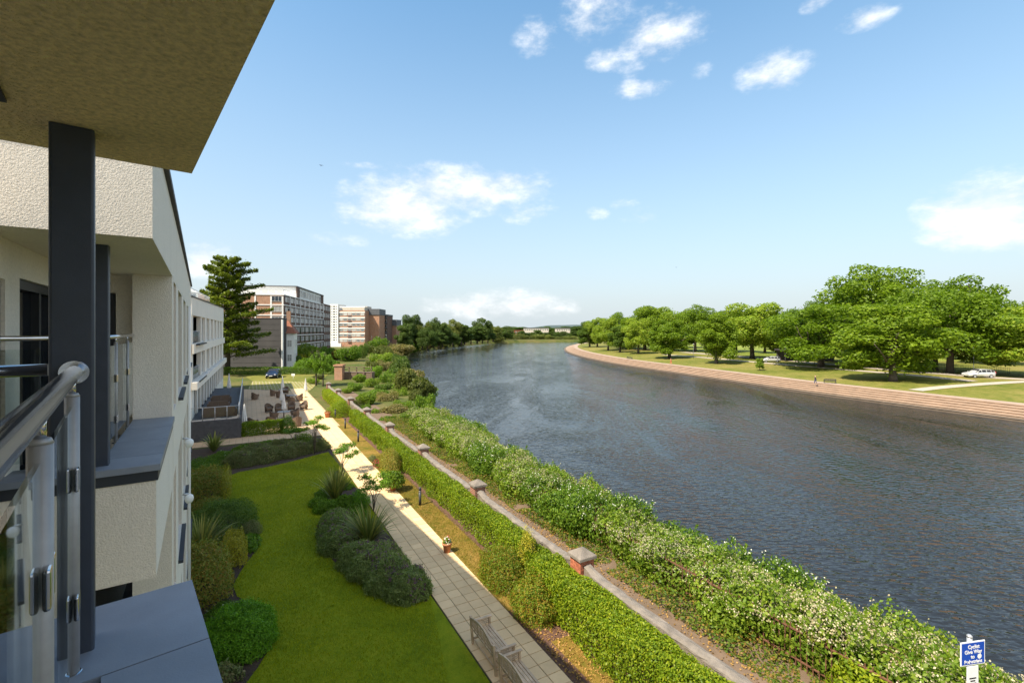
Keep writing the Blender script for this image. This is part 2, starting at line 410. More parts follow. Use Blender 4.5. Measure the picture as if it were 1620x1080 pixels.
def mat_grass(name, dark, mid, lite, s1=.35, s2=7, bstr=.7):
    s = NT(name); p = s.pos()
    a = s.noise(p, s1, 4, .55); b = s.noise(p, s2, 5, .7); w = s.noise(p, 90, 3, .6)
    f = s.math('ADD', s.math('MULTIPLY', a, .55), s.math('MULTIPLY', b, .45))
    c = s.ramp(f, [(.40, dark), (.5, mid), (.60, lite)])
    c = s.mix(.75, c, s.ramp(w, [(.3, (.5, .55, .5)), (.7, (1.4, 1.35, 1.3))]), 'MULTIPLY')
    pt = s.noise(p, s1 * 3.3, 6, .75); c = s.mix(s.math('MULTIPLY', s.math('SUBTRACT', pt, .56), 3.2, True), c, tuple(min(1, x * 1.25) for x in (lite[0], lite[1] * .92, lite[2])))
    return s.done(s.bsdf(c, .85, 0, .12, s.bump(w, bstr, .03, s.bump(b, .4, .05))))
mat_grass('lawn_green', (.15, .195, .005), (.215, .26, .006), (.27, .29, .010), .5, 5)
mat_grass('lawn_dry', (.12, .115, .014), (.215, .145, .028), (.28, .175, .045), .5, 4)
mat_grass('park_grass', (.10, .125, .02), (.165, .165, .035), (.24, .20, .065), .06, .9, .4)
mat_grass('field_grass', (.15, .20, .03), (.19, .23, .04), (.23, .25, .05), .03, .6, .3)
mat_grass('rough_ground', (.06, .085, .018), (.10, .11, .03), (.15, .125, .05), .12, 1.6)
def mat_grasspave():
    s = NT('grass_paving'); p = s.pos((1, 1, 1), -G.ang)
    b = s.n('ShaderNodeTexBrick', Vector=p); b.offset = 0; b.inputs['Scale'].default_value = 1
    b.inputs['Color1'].default_value = (.17, .19, .035, 1); b.inputs['Color2'].default_value = (.24, .21, .06, 1); b.inputs['Mortar'].default_value = (.40, .34, .23, 1)
    b.inputs['Brick Width'].default_value = .5; b.inputs['Row Height'].default_value = .5; b.inputs['Mortar Size'].default_value = .045
    c = s.mix(1.0, b.outputs[0], s.ramp(s.noise(p, 1.2, 4, .6), [(.3, (.8, .85, .8)), (.7, (1.15, 1.1, 1.1))]), 'MULTIPLY')
    s.done(s.bsdf(c, .9, 0, .1, s.bump(b.outputs['Fac'], .5, .03)))
mat_grasspave()
def mat_water():
    s = NT('river_water'); p = s.pos((1, 1, 1), R(20))
    ps = s.pos((1.0, 2.1, 1), R(-18))
    w1 = s.noise(ps, 1.7, 1.5, .4); w2 = s.noise(s.pos((1, 1.7, 1), R(12)), 3.9, 1.0, .4); w3 = s.noise(s.pos((1, 1.5, 1), R(-40)), .5, 1.5, .5)
    sw = s.n('ShaderNodeTexNoise', Vector=s.pos((1, .32, 1), R(-14)), Scale=.065, Detail=4, Roughness=.6, Distortion=2.6).outputs[0]
    gust = s.ramp(sw, [(.36, (.40, .40, .40)), (.5, (.85, .85, .85)), (.64, (1.25, 1.25, 1.25))])
    h = s.math('ADD', s.math('ADD', s.math('MULTIPLY', w1, 1.0), s.math('MULTIPLY', w2, .22)), s.math('MULTIPLY', w3, .55))
    h = s.math('MULTIPLY', h, gust)
    nrm = s.bump(h, 1.0, .105)
    s.done(s.bsdf((.019, .0205, .022), .04, 0, .5, nrm))
    MATS['river_water'].node_tree.nodes['Principled BSDF'].inputs['IOR'].default_value = 1.33
mat_water()

# foliage
mat_leaf('leaf_park', [(.050, .095, .010), (.076, .13, .012), (.10, .16, .018), (.062, .11, .012)], .42)
mat_leaf('leaf_park_dark', [(.028, .062, .012), (.045, .085, .015), (.06, .10, .018)])
mat_leaf('leaf_park_lite', [(.075, .135, .018), (.105, .165, .022), (.13, .18, .03)])
mat_leaf('leaf_far', [(.026, .052, .018), (.036, .066, .02), (.05, .08, .026)])
mat_leaf('leaf_far_lite', [(.06, .085, .03), (.075, .10, .035), (.09, .11, .045)])
mat_leaf('leaf_cedar', [(.055, .085, .018), (.10, .13, .022), (.04, .068, .018)], .3)
mat_leaf('leaf_hedge', [(.055, .105, .008), (.10, .155, .012), (.155, .195, .016), (.075, .125, .01)])
mat_leaf('leaf_hedge_lime', [(.12, .18, .012), (.18, .22, .018), (.075, .125, .012)])
mat_leaf('leaf_bramble', [(.055, .11, .016), (.085, .145, .022), (.12, .17, .03), (.07, .12, .02)])
mat_leaf('leaf_elder', [(.035, .08, .014), (.06, .115, .018), (.08, .135, .02)])
mat_leaf('leaf_ivy', [(.035, .075, .014), (.055, .10, .018), (.10, .13, .03), (.15, .10, .045)])
mat_leaf('leaf_hebe', [(0.078, 0.1235, 0.0585), (0.1105, 0.156, 0.078), (0.13, 0.1755, 0.0975), (0.0845, 0.117, 0.0715)])
mat_leaf('leaf_dark', [(0.0338, 0.0675, 0.0216), (0.0513, 0.0945, 0.027), (0.0702, 0.1148, 0.0324)])
mat_leaf('leaf_dome', [(0.066, 0.168, 0.0144), (0.102, 0.216, 0.0168), (0.048, 0.12, 0.012)])
mat_leaf('leaf_photinia', [(0.0743, 0.1148, 0.027), (0.1148, 0.1418, 0.0405), (0.162, 0.1013, 0.0405), (0.135, 0.1485, 0.0473)])
mat_leaf('leaf_pieris', [(.06, .115, .014), (.09, .14, .018), (.17, .10, .025), (.10, .145, .02)])
mat_leaf('leaf_gold', [(.34, .28, .02), (.42, .36, .03), (.24, .25, .025)], .2)
mat_leaf('leaf_lime', [(.13, .20, .015), (.19, .25, .02), (.10, .17, .015)])
mat_leaf('leaf_phormium', [(0.0715, 0.0975, 0.0364), (0.1235, 0.1495, 0.0585), (0.052, 0.0754, 0.0286), (0.182, 0.182, 0.078)], .12)
mat_leaf('leaf_purplegrey', [(0.0978, 0.1207, 0.0862), (0.069, 0.1035, 0.0575), (0.1265, 0.115, 0.1092), (0.0862, 0.115, 0.0633)])
mat_leaf('leaf_olive', [(.055, .075, .03), (.075, .09, .038), (.045, .065, .025)])
mat_leaf('leaf_tan', [(.095, .095, .06), (.12, .11, .08), (.075, .085, .045)])
mat_leaf('leaf_orange', [(.30, .16, .04), (.20, .17, .04), (.12, .14, .03)])
mat_leaf('leaf_sumac', [(.06, .125, .018), (.09, .165, .02), (.045, .09, .014)])
mat_leaf('petal_cream', [(.40, .37, .22), (.50, .46, .33), (.44, .36, .25)], .2)
mat_leaf('petal_white', [(.78, .77, .70), (.72, .71, .62)], .2)
mat_leaf('petal_purple', [(.20, .07, .17), (.28, .10, .20), (.16, .06, .16)], .2)
mat_leaf('petal_red', [(.45, .03, .04), (.50, .05, .16)], .2)
mat_leaf('petal_yellow', [(.55, .42, .04), (.60, .50, .10)], .2)
mat_leaf('leaf_brown', [(.16, .10, .05), (.21, .14, .07), (.12, .08, .04)], .1)
mat_leaf('blade_lawn', [(.105, .135, .003), (.13, .16, .003), (.155, .18, .005)], .25, hue=.2)
mat_leaf('blade_dry', [(.15, .13, .018), (.24, .17, .03), (.20, .17, .02)], .25, hue=.2)
M = MATS

# ------------------------------------------------------------------ leaf clouds
def lumps(d, k=1.0, seed=0):
    """smooth pseudo-noise of a direction or place, about -1..1"""
    r = np.random.default_rng(seed); o = np.zeros(len(d))
    for i in range(7):
        f = r.normal(size=3) * k * (1 + .35 * i); o += np.sin(d @ f + r.uniform(0, 6.28)) / (1 + .35 * i)
    return o / 2.6
def unit(v): return v / np.maximum(np.linalg.norm(v, axis=1, keepdims=True), 1e-9)
def leaf_mesh(name, P, Nn, ln, wd, mat, jitter=.9, fold=.12, lay=None):
    P = np.asarray(P, float); n = len(P)
    Nn = unit(Nn + rng.normal(size=(n, 3)) * jitter)
    t = unit(np.cross(Nn, rng.normal(size=(n, 3)))); b = np.cross(Nn, t)
    l = ln * rng.uniform(.65, 1.25, (n, 1)); w = wd * rng.uniform(.7, 1.2, (n, 1))
    V = np.empty((n, 4, 3)); V[:, 0] = P - t * l * .5; V[:, 1] = P + b * w * .5 + Nn * l * fold; V[:, 2] = P + t * l * .5; V[:, 3] = P - b * w * .5 + Nn * l * fold
    return quads_mesh(name, V, mat)
def quads_mesh(name, V, mat):
    n = len(V); me = bpy.data.meshes.new(name)
    me.vertices.add(n * 4); me.vertices.foreach_set('co', V.reshape(-1))
    me.loops.add(n * 4); me.loops.foreach_set('vertex_index', np.arange(n * 4, dtype=np.int32))
    me.polygons.add(n); me.polygons.foreach_set('loop_start', np.arange(0, n * 4, 4, dtype=np.int32))
    me.update(calc_edges=True); me.materials.append(mat); return me
def rand_dir(n): return unit(rng.normal(size=(n, 3)))
def blob_points(blobs, n, depth=.35, keep_in=.8, seed=0, rough=.16):
    """points in the shell of overlapping ellipsoid blobs [(x,y,z,rx,ry,rz)], none deep inside another"""
    B = np.array(blobs, float); wgt = (B[:, 3] * B[:, 4] + B[:, 4] * B[:, 5]); wgt /= wgt.sum()
    m = int(n * 1.9); k = rng.choice(len(B), m, p=wgt); d = rand_dir(m)
    rr = 1 + rough * lumps(d * 3 + B[k, :3] * .7, 1.6, seed) - depth * rng.random(m) ** 1.7
    P = B[k, :3] + d * rr[:, None] * B[k, 3:6]
    ok = np.ones(m, bool)
    for j in range(len(B)):
        q = (P - B[j, :3]) / B[j, 3:6]; ok &= ~(((q * q).sum(1) < keep_in * keep_in * .55) & (k != j))
    P, d = P[ok][:n], d[ok][:n]; return P, d
def dome_points(rx, ry, h, n, depth=.4, seed=0, rough=.12, k=2.2, flat=2.0):
    """mound standing on the ground; flat > 2 gives a boxier top"""
    d = rand_dir(int(n * 1.25)); d[:, 2] = np.abs(d[:, 2]) * 1.15 - .12; d = unit(d)
    if flat != 2.0:
        q = (np.abs(d) ** flat).sum(1) ** (1 / flat); s = d / q[:, None]
    else: s = d
    rr = 1 + rough * lumps(d, k, seed) + rough * .75 * lumps(d, k * 3.2, seed + 3) - depth * rng.random(len(d)) ** 2.0 + .13 * rng.random(len(d)) ** 6
    P = s * rr[:, None] * np.array([rx, ry, h * .93]); P[:, 2] += h * .05
    ok = P[:, 2] > .01; return P[ok][:n], d[ok][:n]
def in_frame(F, P, base):
    """local (along e, along n, z) to world offsets"""
    Q = np.empty_like(P); Q[:, 0] = P[:, 0] * F.e.x + P[:, 1] * F.n.x; Q[:, 1] = P[:, 0] * F.e.y + P[:, 1] * F.n.y; Q[:, 2] = P[:, 2]; return Q
def stems(o, loc, rx, ry, h, k=7, r=.014, mat='bark'):
    b = MB()
    for i in range(k):
        w = random.uniform(0, 6.28); q = random.uniform(.3, .75)
        e = Vector((math.cos(w) * rx * q, math.sin(w) * ry * q, h * random.uniform(.55, .85)))
        b.tube([loc, loc + Vector((e.x * .35, e.y * .35, e.z * .5)), loc + e], [r, r * .8, r * .35], 5)
    return b.build('stem', M[mat], o)
def bush(name, label, cat, loc, rx, ry, h, leaf, mat, n, F=G, depth=.45, rough=.17, k=2.4, flat=2.0, seed=None, aspect=.55, flowers=None, jitter=.8, group=None):
    loc = Vector(loc); o = root(name, loc, label, cat, group)
    seed = random.randint(0, 9999) if seed is None else seed
    P, d = dome_points(rx, ry, h, n, depth, seed, rough, k, flat)
    link('foliage', leaf_mesh('foliage', in_frame(F, P, loc), in_frame(F, d, loc), leaf, leaf * aspect, M[mat], jitter), None, o)
    stems(o, loc, rx, ry, h)
    for fl in (flowers or []):
        fm, fn, fs, zmin = fl
        P, d = dome_points(rx * 1.03, ry * 1.03, h * 1.04, fn * 3, .04, seed, rough, k, flat)
        P, d = P[d[:, 2] > zmin][:fn], d[d[:, 2] > zmin][:fn]
        C = np.repeat(P, 4, 0) + rng.normal(size=(len(P) * 4, 3)) * fs * .45; D = np.repeat(d, 4, 0)
        link('blossom', leaf_mesh('blossom', in_frame(F, C, loc), in_frame(F, D, loc), fs, fs * .8, M[fm], 1.0), None, o)
    return o
def blades(name, loc, n, ln, wd, mat, parent, spread=1.0, droop=.5):
    """sword-leaved tuft, every leaf one strip"""
    b = MB()
    for i in range(n):
        w = random.uniform(0, 6.283); tilt = random.uniform(.08, 1.0) ** .8 * spread; l = ln * random.uniform(.65, 1.1)
        dx = Vector((math.cos(w), math.sin(w), 0)); side = Vector((-dx.y, dx.x, 0)); ww = wd * random.uniform(.7, 1.2)
        p = Vector(loc) + Vector((dx.x * .08, dx.y * .08, 0)); ang = tilt * .75; segs = 5; i0 = len(b.v)
        for k in range(segs + 1):
            t = k / segs; hw = ww * (.55 + .45 * math.sin(min(1, t * 2.2) * 1.57)) * (1 - t ** 2.4) + .001
            b.v += [tuple(p - side * hw), tuple(p + side * hw)]
            if k: j = i0 + 2 * k; b.f.append((j - 2, j - 1, j + 1, j)); b.sm.append(True)
            ang += droop * tilt * t * .55
            p = p + (dx * math.sin(ang) + Vector((0, 0, math.cos(ang)))) * (l / segs)
    return b.build(name, M[mat], parent)

# ------------------------------------------------------------------ land and water
WZ = -2.5
b_ = MB(); b_.quad((-4000, -600, WZ), (6000, -600, WZ), (6000, 9000, WZ), (-4000, 9000, WZ))
tag(b_.build('river', M['river_water']), kind='structure')

RB = smooth_line([(118, -70), (88, 0), (76, 30), (63.8, 58.3), (52.3, 88), (48.2, 103.8), (40.7, 131), (33.6, 158), (29.6, 189), (27.7, 221), (28.5, 259.5), (33.9, 304), (46, 360), (80, 410), (200, 455), (700, 560)], 2)
def offs(line, d):
    o = []
    for i, p in enumerate(line):
        a, c = Vector(line[max(0, i - 1)]), Vector(line[min(len(line) - 1, i + 1)]); t = (c - a).normalized()
        o.append((p[0] + t.y * d, p[1] - t.x * d))
    return o
def seg_dist(line, x, y):
    A = np.array(line); a, c = A[:-1], A[1:]; p = np.array([x, y]); v = c - a
    t = np.clip(((p - a) * v).sum(1) / (v * v).sum(1), 0, 1); return float(np.sqrt((((a + v * t[:, None]) - p) ** 2).sum(1).min()))
def terr(x, y):
    d = seg_dist(RB, x, y)
    return -1.0 + 1.0 * min(1, max(0, (d - 8) / 24)) ** .8
def atR(u, v):
    z = -.3
    for _ in range(8): p = at(u, v, z); z = terr(p.x, p.y)
    return Vector((p.x, p.y, z))
def strip(name, l0, l1, z0, z1, mat, parent=None, kind='structure'):
    b = MB()
    fz = lambda z, p: z(p[0], p[1]) if callable(z) else z
    for i in range(len(l0) - 1):
        p, q, r_, s_ = l0[i], l1[i], l1[i + 1], l0[i + 1]
        b.quad((*p, fz(z0, p)), (*q, fz(z1, q)), (*r_, fz(z1, r_)), (*s_, fz(z0, s_)))
    o = b.build(name, mat, parent)
    if parent is None: o['kind'] = kind
    return o
steps = root('river_steps', (60, 70, WZ), kind='structure')
NS = 6; TR = .98
for i in range(NS):
    b_ = MB(); z0 = -2.42 + i * .24; z1 = z0 + .24
    l0, l1, ln = offs(RB, i * TR), offs(RB, (i + 1) * TR + .2), offs(RB, i * TR + .07)
    for k in range(len(l0) - 1):
        p, q, r_, s_ = l0[k], l1[k], l1[k + 1], l0[k + 1]
        i_, j_ = ln[k], ln[k + 1]
        b_.quad((*i_, z0 - .3), (*i_, z1 - .07), (*j_, z1 - .07), (*j_, z0 - .3)); b_.quad((*i_, z1 - .07), (*p, z1 - .07), (*s_, z1 - .07), (*j_, z1 - .07))
        b_.quad((*p, z1 - .07), (*p, z1), (*s_, z1), (*s_, z1 - .07)); b_.quad((*p, z1), (*q, z1), (*r_, z1), (*s_, z1))
    b_.build('step', M['step_stone' if i else 'step_wet'], steps)
strip('promenade', offs(RB, NS * TR + .1), offs(RB, 8.0), -.976, -1.0, M['promenade_stone'])
pk = [8.0, 11, 15, 20, 26, 32.5]
b_ = MB()
for j in range(len(pk) - 1):
    l0, l1 = offs(RB, pk[j]), offs(RB, pk[j + 1])
    zz = lambda d: -1.0 + 1.0 * min(1, max(0, (d - 8) / 24)) ** .8
    for k in range(len(l0) - 1):
        b_.quad((*l0[k], zz(pk[j])), (*l1[k], zz(pk[j + 1])), (*l1[k + 1], zz(pk[j + 1])), (*l0[k + 1], zz(pk[j])))
tag(b_.build('park_lawn', M['park_grass']), kind='structure')
sheet('park_ground', offs(RB, 32.4) + [(3500, 900), (3500, -600), (300, -600)], 0.0, M['park_grass'])
sheet('park_field', [(92, 138), (75, 190), (66, 240), (70, 320), (420, 420), (600, 200), (240, 130)], .03, M['field_grass'])

LBK = [tuple(G.pt(-60, 17.0)[:2]), tuple(G.pt(30, 17.0)[:2]), tuple(G.pt(46, 18)[:2]), (-10.4, 64), (-16.7, 82.6), (-25, 109), (-34.5, 140), (-43, 174), (-47.7, 207), (-49, 253), (-46, 304), (-32, 360), (-8, 425), (68, 456), (200, 500), (700, 640), (3500, 1200)]
LBK = smooth_line(LBK, 2)
LTP = offs(LBK, -2.6)
strip('river_bank', LTP, LBK, 0.0, -2.7, M['rough_ground'])
sheet('ground', LTP + [(3500, 8000), (-3800, 8000), (-3800, -550), (30, -550)], 0.0, M['rough_ground'])

# garden surfaces
lawn_poly = [(2, 5.36), (2, -1.5), (12, -1.2), (13.8, 0), (15.5, .75), (17.2, .35), (18.8, -.6), (20.6, -.2), (22.3, .45), (24.6, .3), (26.5, -.6), (29.1, -1.05), (32, -1.3), (34.3, -1.2), (34.9, 1.6), (36.4, 4.2), (37.1, 5.36)]
lp = [tuple(G.pt(*q)[:2]) for q in smooth_poly(lawn_poly, 1)]
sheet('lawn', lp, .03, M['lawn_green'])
sheet('planting_bed', [tuple(G.pt(*q)[:2]) for q in [(2, -1.6), (2, -6), (42.7, -6), (42.7, 5.36), (36, 5.36), (33, -1.0), (16, .8)]], .012, M['soil'])
bedA = smooth_poly([(24.0, 3.6), (24.6, 2.9), (26.2, 2.7), (27.6, 3.2), (28.6, 4.4), (28.8, 5.35), (24.0, 5.35)], 1)
bedB = smooth_poly([(14.9, 5.34), (15.2, 4.6), (16.8, 3.7), (18.8, 2.95), (21, 2.6), (23.2, 2.65), (24.2, 3.2), (24.0, 4.2), (22.5, 5.34)], 1)
bedC = smooth_poly([(30.2, 5.35), (30.4, 4.7), (31.6, 4.7), (32, 5.35)], 1)
for i, bd in enumerate((bedA, bedB, bedC)):
    sheet('planting_bed', [tuple(G.pt(*q)[:2]) for q in bd], .036, M['soil'])
gq = lambda a0, a1, b0, b1: [tuple(G.pt(a, b)[:2]) for a, b in ((a0, b0), (a0, b1), (a1, b1), (a1, b0))]
sheet('grass_strip', gq(13.2, 56, 7.21, 8.62), .03, M['lawn_dry'])
sheet('grass_strip', gq(6.5, 11.3, 7.6, 8.2), .03, M['lawn_dry'])
sheet('mulch_strip', gq(1.5, 68, 8.3, 9.45), .034, M['bark_mulch'])
sheet('mulch_strip', gq(1.5, 13.3, 7.2, 8.4), .026, M['bark_mulch'])
sheet('riverside_path', gq(-10, 75, 9.7, 13.2), .02, M['dirt_path'])

# garden path of square slabs
path = root('garden_path', G3(25, 6.3), kind='structure')
b_ = MB(); b_.fbox(G, 3, 79, 5.4, 7.2, -.02, .028); b_.build('path_bed', M['joint_sand'], path)
SL = .45
sm_ = MB(); h_ = SL / 2 - .007
sm_.hexa([(-h_, -h_, -.03), (h_, -h_, -.03), (h_, h_, -.03), (-h_, h_, -.03)], [(-h_ + .005, -h_ + .005, .012), (h_ - .005, -h_ + .005, .012), (h_ - .005, h_ - .005, .012), (-h_ + .005, h_ - .005, .012)])
slab_me = sm_.mesh('paving_slab', M['paving_slab'])
rest = MB(); i = 0
a = 8.2
while a < 79:
    for j in range(4):
        b = 5.4 + SL * (j + .5)
        if a < 38.5:
            o = link('paving_slab', slab_me, None, path); p = G3(a, b, .036 + random.uniform(-.003, .003))
            o.location = p - OFF[path]; o.rotation_euler = (random.uniform(-.006, .006), random.uniform(-.006, .006), G.ang + random.uniform(-.006, .006))
        else:
            rest.fbox(G, a - h_, a + h_, b - h_, b + h_, .0, .045 + random.uniform(-.003, .003))
    a += SL
tag(rest.build('far_slabs', M['paving_slab'], path), kind='stuff')
# cross path and patio
cp = root('cross_path', G3(44, 1), kind='structure')
b_ = MB(); b_.fbox(G, 43.0, 45.1, -7, 5.39, -.02, .026); b_.build('path_bed', M['joint_sand'], cp)
b_ = MB()
for k in range(4):
    for j in range(27):
        b_.fbox(G, 43.1 + k * .5, 43.585 + k * .5, 5.36 - (j + 1) * .45, 5.36 - j * .45 - .015, 0, .04 + random.uniform(-.003, .003))
tag(b_.build('path_slabs', M['patio_slab'], cp), kind='stuff')
pat = root('patio', G3(60, 3), kind='structure')
pA, pB = at(392, 615.5), at(489, 618.7)
aA, bA = G.loc(pA); aB, bB = G.loc(pB)
far_a = lambda b: aA + (aB - aA) * (b - bA) / (bB - bA)
b_ = MB(); b_.prism([tuple(G.pt(*q)[:2]) for q in ((45.1, -2), (45.1, 5.4), (46.5, 7.4), (far_a(7.4), 7.4), (far_a(-2), -2))], -.02, .02); b_.build('patio_bed', M['joint_sand'], pat)
b_ = MB(); k = 45.15
while k < 83:
    j = 0
    while j < 21:
        b0 = -2 + j * .45
        if k + .45 < far_a(b0 + .45) and not (5.39 - .45 < b0 and k < 46.2) and not (5.3 < b0 < 7.3 and k < 78.5 and b0 + .45 < 7.25):
            b_.fbox(G, k, k + .438, b0, b0 + .438, 0, .036 + random.uniform(-.003, .003))
        j += 1
    k += .45
tag(b_.build('patio_slabs', M['patio_slab'], pat), kind='stuff')
gpl = [pA, pB, at(506, 604), at(400, 603)]
sheet('grass_paving', [tuple(p[:2]) for p in gpl], .035, M['grass_paving'])
sheet('far_lawn', [tuple(at(u, v)[:2]) for u, v in ((400, 603.2), (506, 604.2), (520, 592), (380, 591))], .03, M['park_grass'])

# loose grass blades that roughen the lawn nearest the viewer
def blade_field(name, poly, dens, ln, wd, mat, label, avoid=()):
    def inside(P, pl):
        c = np.zeros(len(P), bool); n = len(pl)
        for i in range(n):
            x1, y1 = pl[i]; x2, y2 = pl[(i + 1) % n]
            c ^= ((y1 > P[:, 1]) != (y2 > P[:, 1])) & (P[:, 0] < (x2 - x1) * (P[:, 1] - y1) / (y2 - y1 + 1e-12) + x1)
        return c
    A = np.array(poly); lo, hi = A.min(0), A.max(0); n = int((hi - lo).prod() * dens)
    P = rng.uniform(lo, hi, (n, 2)); ok = inside(P, poly)
    for av in avoid: ok &= ~inside(P, av)
    P = P[ok]; n = len(P)
    P3 = np.stack([P[:, 0] * G.e.x + P[:, 1] * G.n.x, P[:, 0] * G.e.y + P[:, 1] * G.n.y, np.full(n, .03)], 1)
    w = rng.uniform(0, 6.28, n); s = np.stack([np.cos(w), np.sin(w), np.zeros(n)], 1) * wd * .5
    l = ln * rng.uniform(.5, 1.2, n)[:, None]; top = P3 + np.stack([rng.normal(size=n) * .5, rng.normal(size=n) * .5, np.ones(n)], 1) * l
    V = np.stack([P3 - s, P3 + s, top + s * .3, top - s * .3], 1)
    o = link(name, quads_mesh(name, V, M[mat])); tag(o, label, 'grass', kind='stuff')
blade_field('lawn_grass', smooth_poly([(8, -1.35)] + [q for q in lawn_poly if q[0] >= 12] + [(8, 5.36)], 1), 620, .05, .016, 'blade_lawn', 'short green grass of the main garden lawn', (bedA, bedB))
blade_field('strip_grass', [(13.4, 7.23), (13.4, 8.4), (34, 8.4), (34, 7.23)], 620, .05, .016, 'blade_dry', 'sun dried grass beside the slab path')

# ------------------------------------------------------------------ buildings: shared pieces
WIN = {}
def window(parent, F, s, n, z, w, h, vm=1, hm=0, frame='white_paint', pane='flat_pane', fw=.06, name='window', ang=None):
    """frame mesh with its pane as a sub-part; sill centre at (s, n, z), facing F.n"""
    key = (round(w, 2), round(h, 2), vm, hm, frame, pane, fw)
    if key not in WIN:
        b = MB(); b.box(-w / 2, w / 2, -.05, .05, 0, fw); b.box(-w / 2, w / 2, -.05, .05, h - fw, h)
        b.box(-w / 2, -w / 2 + fw, -.05, .05, fw, h - fw); b.box(w / 2 - fw, w / 2, -.05, .05, fw, h - fw)
        for i in range(vm):
            x = -w / 2 + w * (i + 1) / (vm + 1); b.box(x - fw * .4, x + fw * .4, -.045, .045, fw, h - fw)
        for i in range(hm):
            y = h * (i + 1) / (hm + 1) + h * .12; b.box(-w / 2 + fw, w / 2 - fw, -.04, .04, y - fw * .4, y + fw * .4)
        g = MB(); g.quad((-w / 2 + .02, .02, .02), (w / 2 - .02, .02, .02), (w / 2 - .02, .02, h - .02), (-w / 2 + .02, .02, h - .02))
        WIN[key] = (b.mesh('window', M[frame]), g.mesh('pane', M[pane]))
    a, g = WIN[key]
    o = link(name, a, None, parent); o.location = F.pt(s, n, z) - OFF[parent]; o.rotation_euler.z = F.ang
    p = bpy.data.objects.new('pane', g); COL.objects.link(p); p.parent = o
    return o
def wall_open(b, F, s0, s1, z0, z1, n_out, thick, opens):
    """wall pieces round rectangular openings (s_mid, z, w, h)"""
    S = sorted({s0, s1, *[x for o in opens for x in (o[0] - o[2] / 2, o[0] + o[2] / 2) if s0 < x < s1]})
    for i in range(len(S) - 1):
        m_ = (S[i] + S[i + 1]) / 2; z = z0
        for o in sorted([o for o in opens if abs(o[0] - m_) < o[2] / 2], key=lambda o: o[1]):
            if o[1] > z + 1e-4: b.fbox(F, S[i], S[i + 1], n_out - thick, n_out, z, o[1])
            z = max(z, o[1] + o[3])
        if z < z1 - 1e-4: b.fbox(F, S[i], S[i + 1], n_out - thick, n_out, z, z1)
    return b

# ------------------------------------------------------------------ the near apartment building (our balcony and the next one)
ZC, ZS = 7.70, 9.815
nb = root('apartment_building', F1.pt(-2, -4, 0), 'cream rendered apartment building with overhanging balconies and grey steel columns at the left edge', 'building')
NO = .30; EC = 2.955
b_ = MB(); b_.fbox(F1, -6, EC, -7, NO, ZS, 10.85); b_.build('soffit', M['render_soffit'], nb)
b_ = MB(); b_.fbox(F1, -6, EC + .03, -7, NO + .03, 10.853, 10.93); b_.build('roof_edge', M['slate_edge'], nb)
b_ = MB(); p0 = F1.loc(at(11, 158, ZS)); b_.fbox(F1, p0[0] - .4, p0[0], p0[1] - .32, p0[1], ZS - .012, ZS - .002); b_.build('light_recess', M['door_frame'], nb)
b_ = MB(); b_.fbox(F1, -6, 2.3, -7, -1.75, 0, ZS - .003); b_.fbox(F1, -6, EC - .06, NO - .25, NO - .04, 6.6, 7.615); b_.fbox(F1, EC - .26, EC - .06, -1.75, NO - .251, 6.6, 7.615)
b_.fbox(F1, -6, EC - .262, -1.748, NO - .252, 6.6, 7.44)
b_.build('wall', M['render_white'], nb)
# coping tiles of our balcony
def tile(F, s0, s1, n0, n1):
    b = MB(); b.fbox(F, s0, s1, n0, n1, ZC - .06, ZC); return b.build('coping_tile', M['coping_tile'], nb)
g_ = .004; e = EC
cuts = [EC, 2.35, 1.75, 1.15, .55, -.05, -.65, -1.25, -1.85]
tile(F1, 2.35 + g_, EC, -.19, NO)
for k in range(1, len(cuts) - 1): tile(F1, cuts[k + 1] + g_, cuts[k] - g_, -.045, NO)
nn = -.19
for k in range(4): tile(F1, EC - .48, EC, nn - .6 + g_, nn - g_); nn -= .6
b_ = MB(); b_.fbox(F1, -1.85, EC - .03, -.22, NO - .03, ZC - .09, ZC - .063); b_.fbox(F1, EC - .5, EC - .03, -2.6, -.221, ZC - .09, ZC - .063); b_.build('coping_bed', M['coping_edge'], nb)
def column(F, s, n, w, z0, z1):
    b = MB(); c = .011; h = w / 2
    prof = []
    for (cx, cy, a0) in ((h - c, h - c, 0), (-h + c, h - c, 90), (-h + c, -h + c, 180), (h - c, -h + c, 270)):
        for k in range(4): t = R(a0 + 30 * k); prof.append((cx + c * math.cos(t), cy + c * math.sin(t)))
    i0 = len(b.v); m_ = len(prof)
    for z in (z0, z1):
        for (x, y) in prof: b.v.append(tuple(F.pt(s + x, n + y, z)))
    for k in range(m_): b.f.append((i0 + k, i0 + m_ + k, i0 + m_ + (k + 1) % m_, i0 + (k + 1) % m_)); b.sm.append(k % 4 != 3)
    o = b.build('column', M['column_steel'], nb)
    p = MB(); p.fbox(F, s - h - .012, s + h + .012, n - h - .012, n + h + .012, z0 - .004, z0 + .012); p.build('base_plate', M['coping_edge'], o)
    return o
column(F1, 2.63, -.137, .135, ZC - .05, ZS - .002)

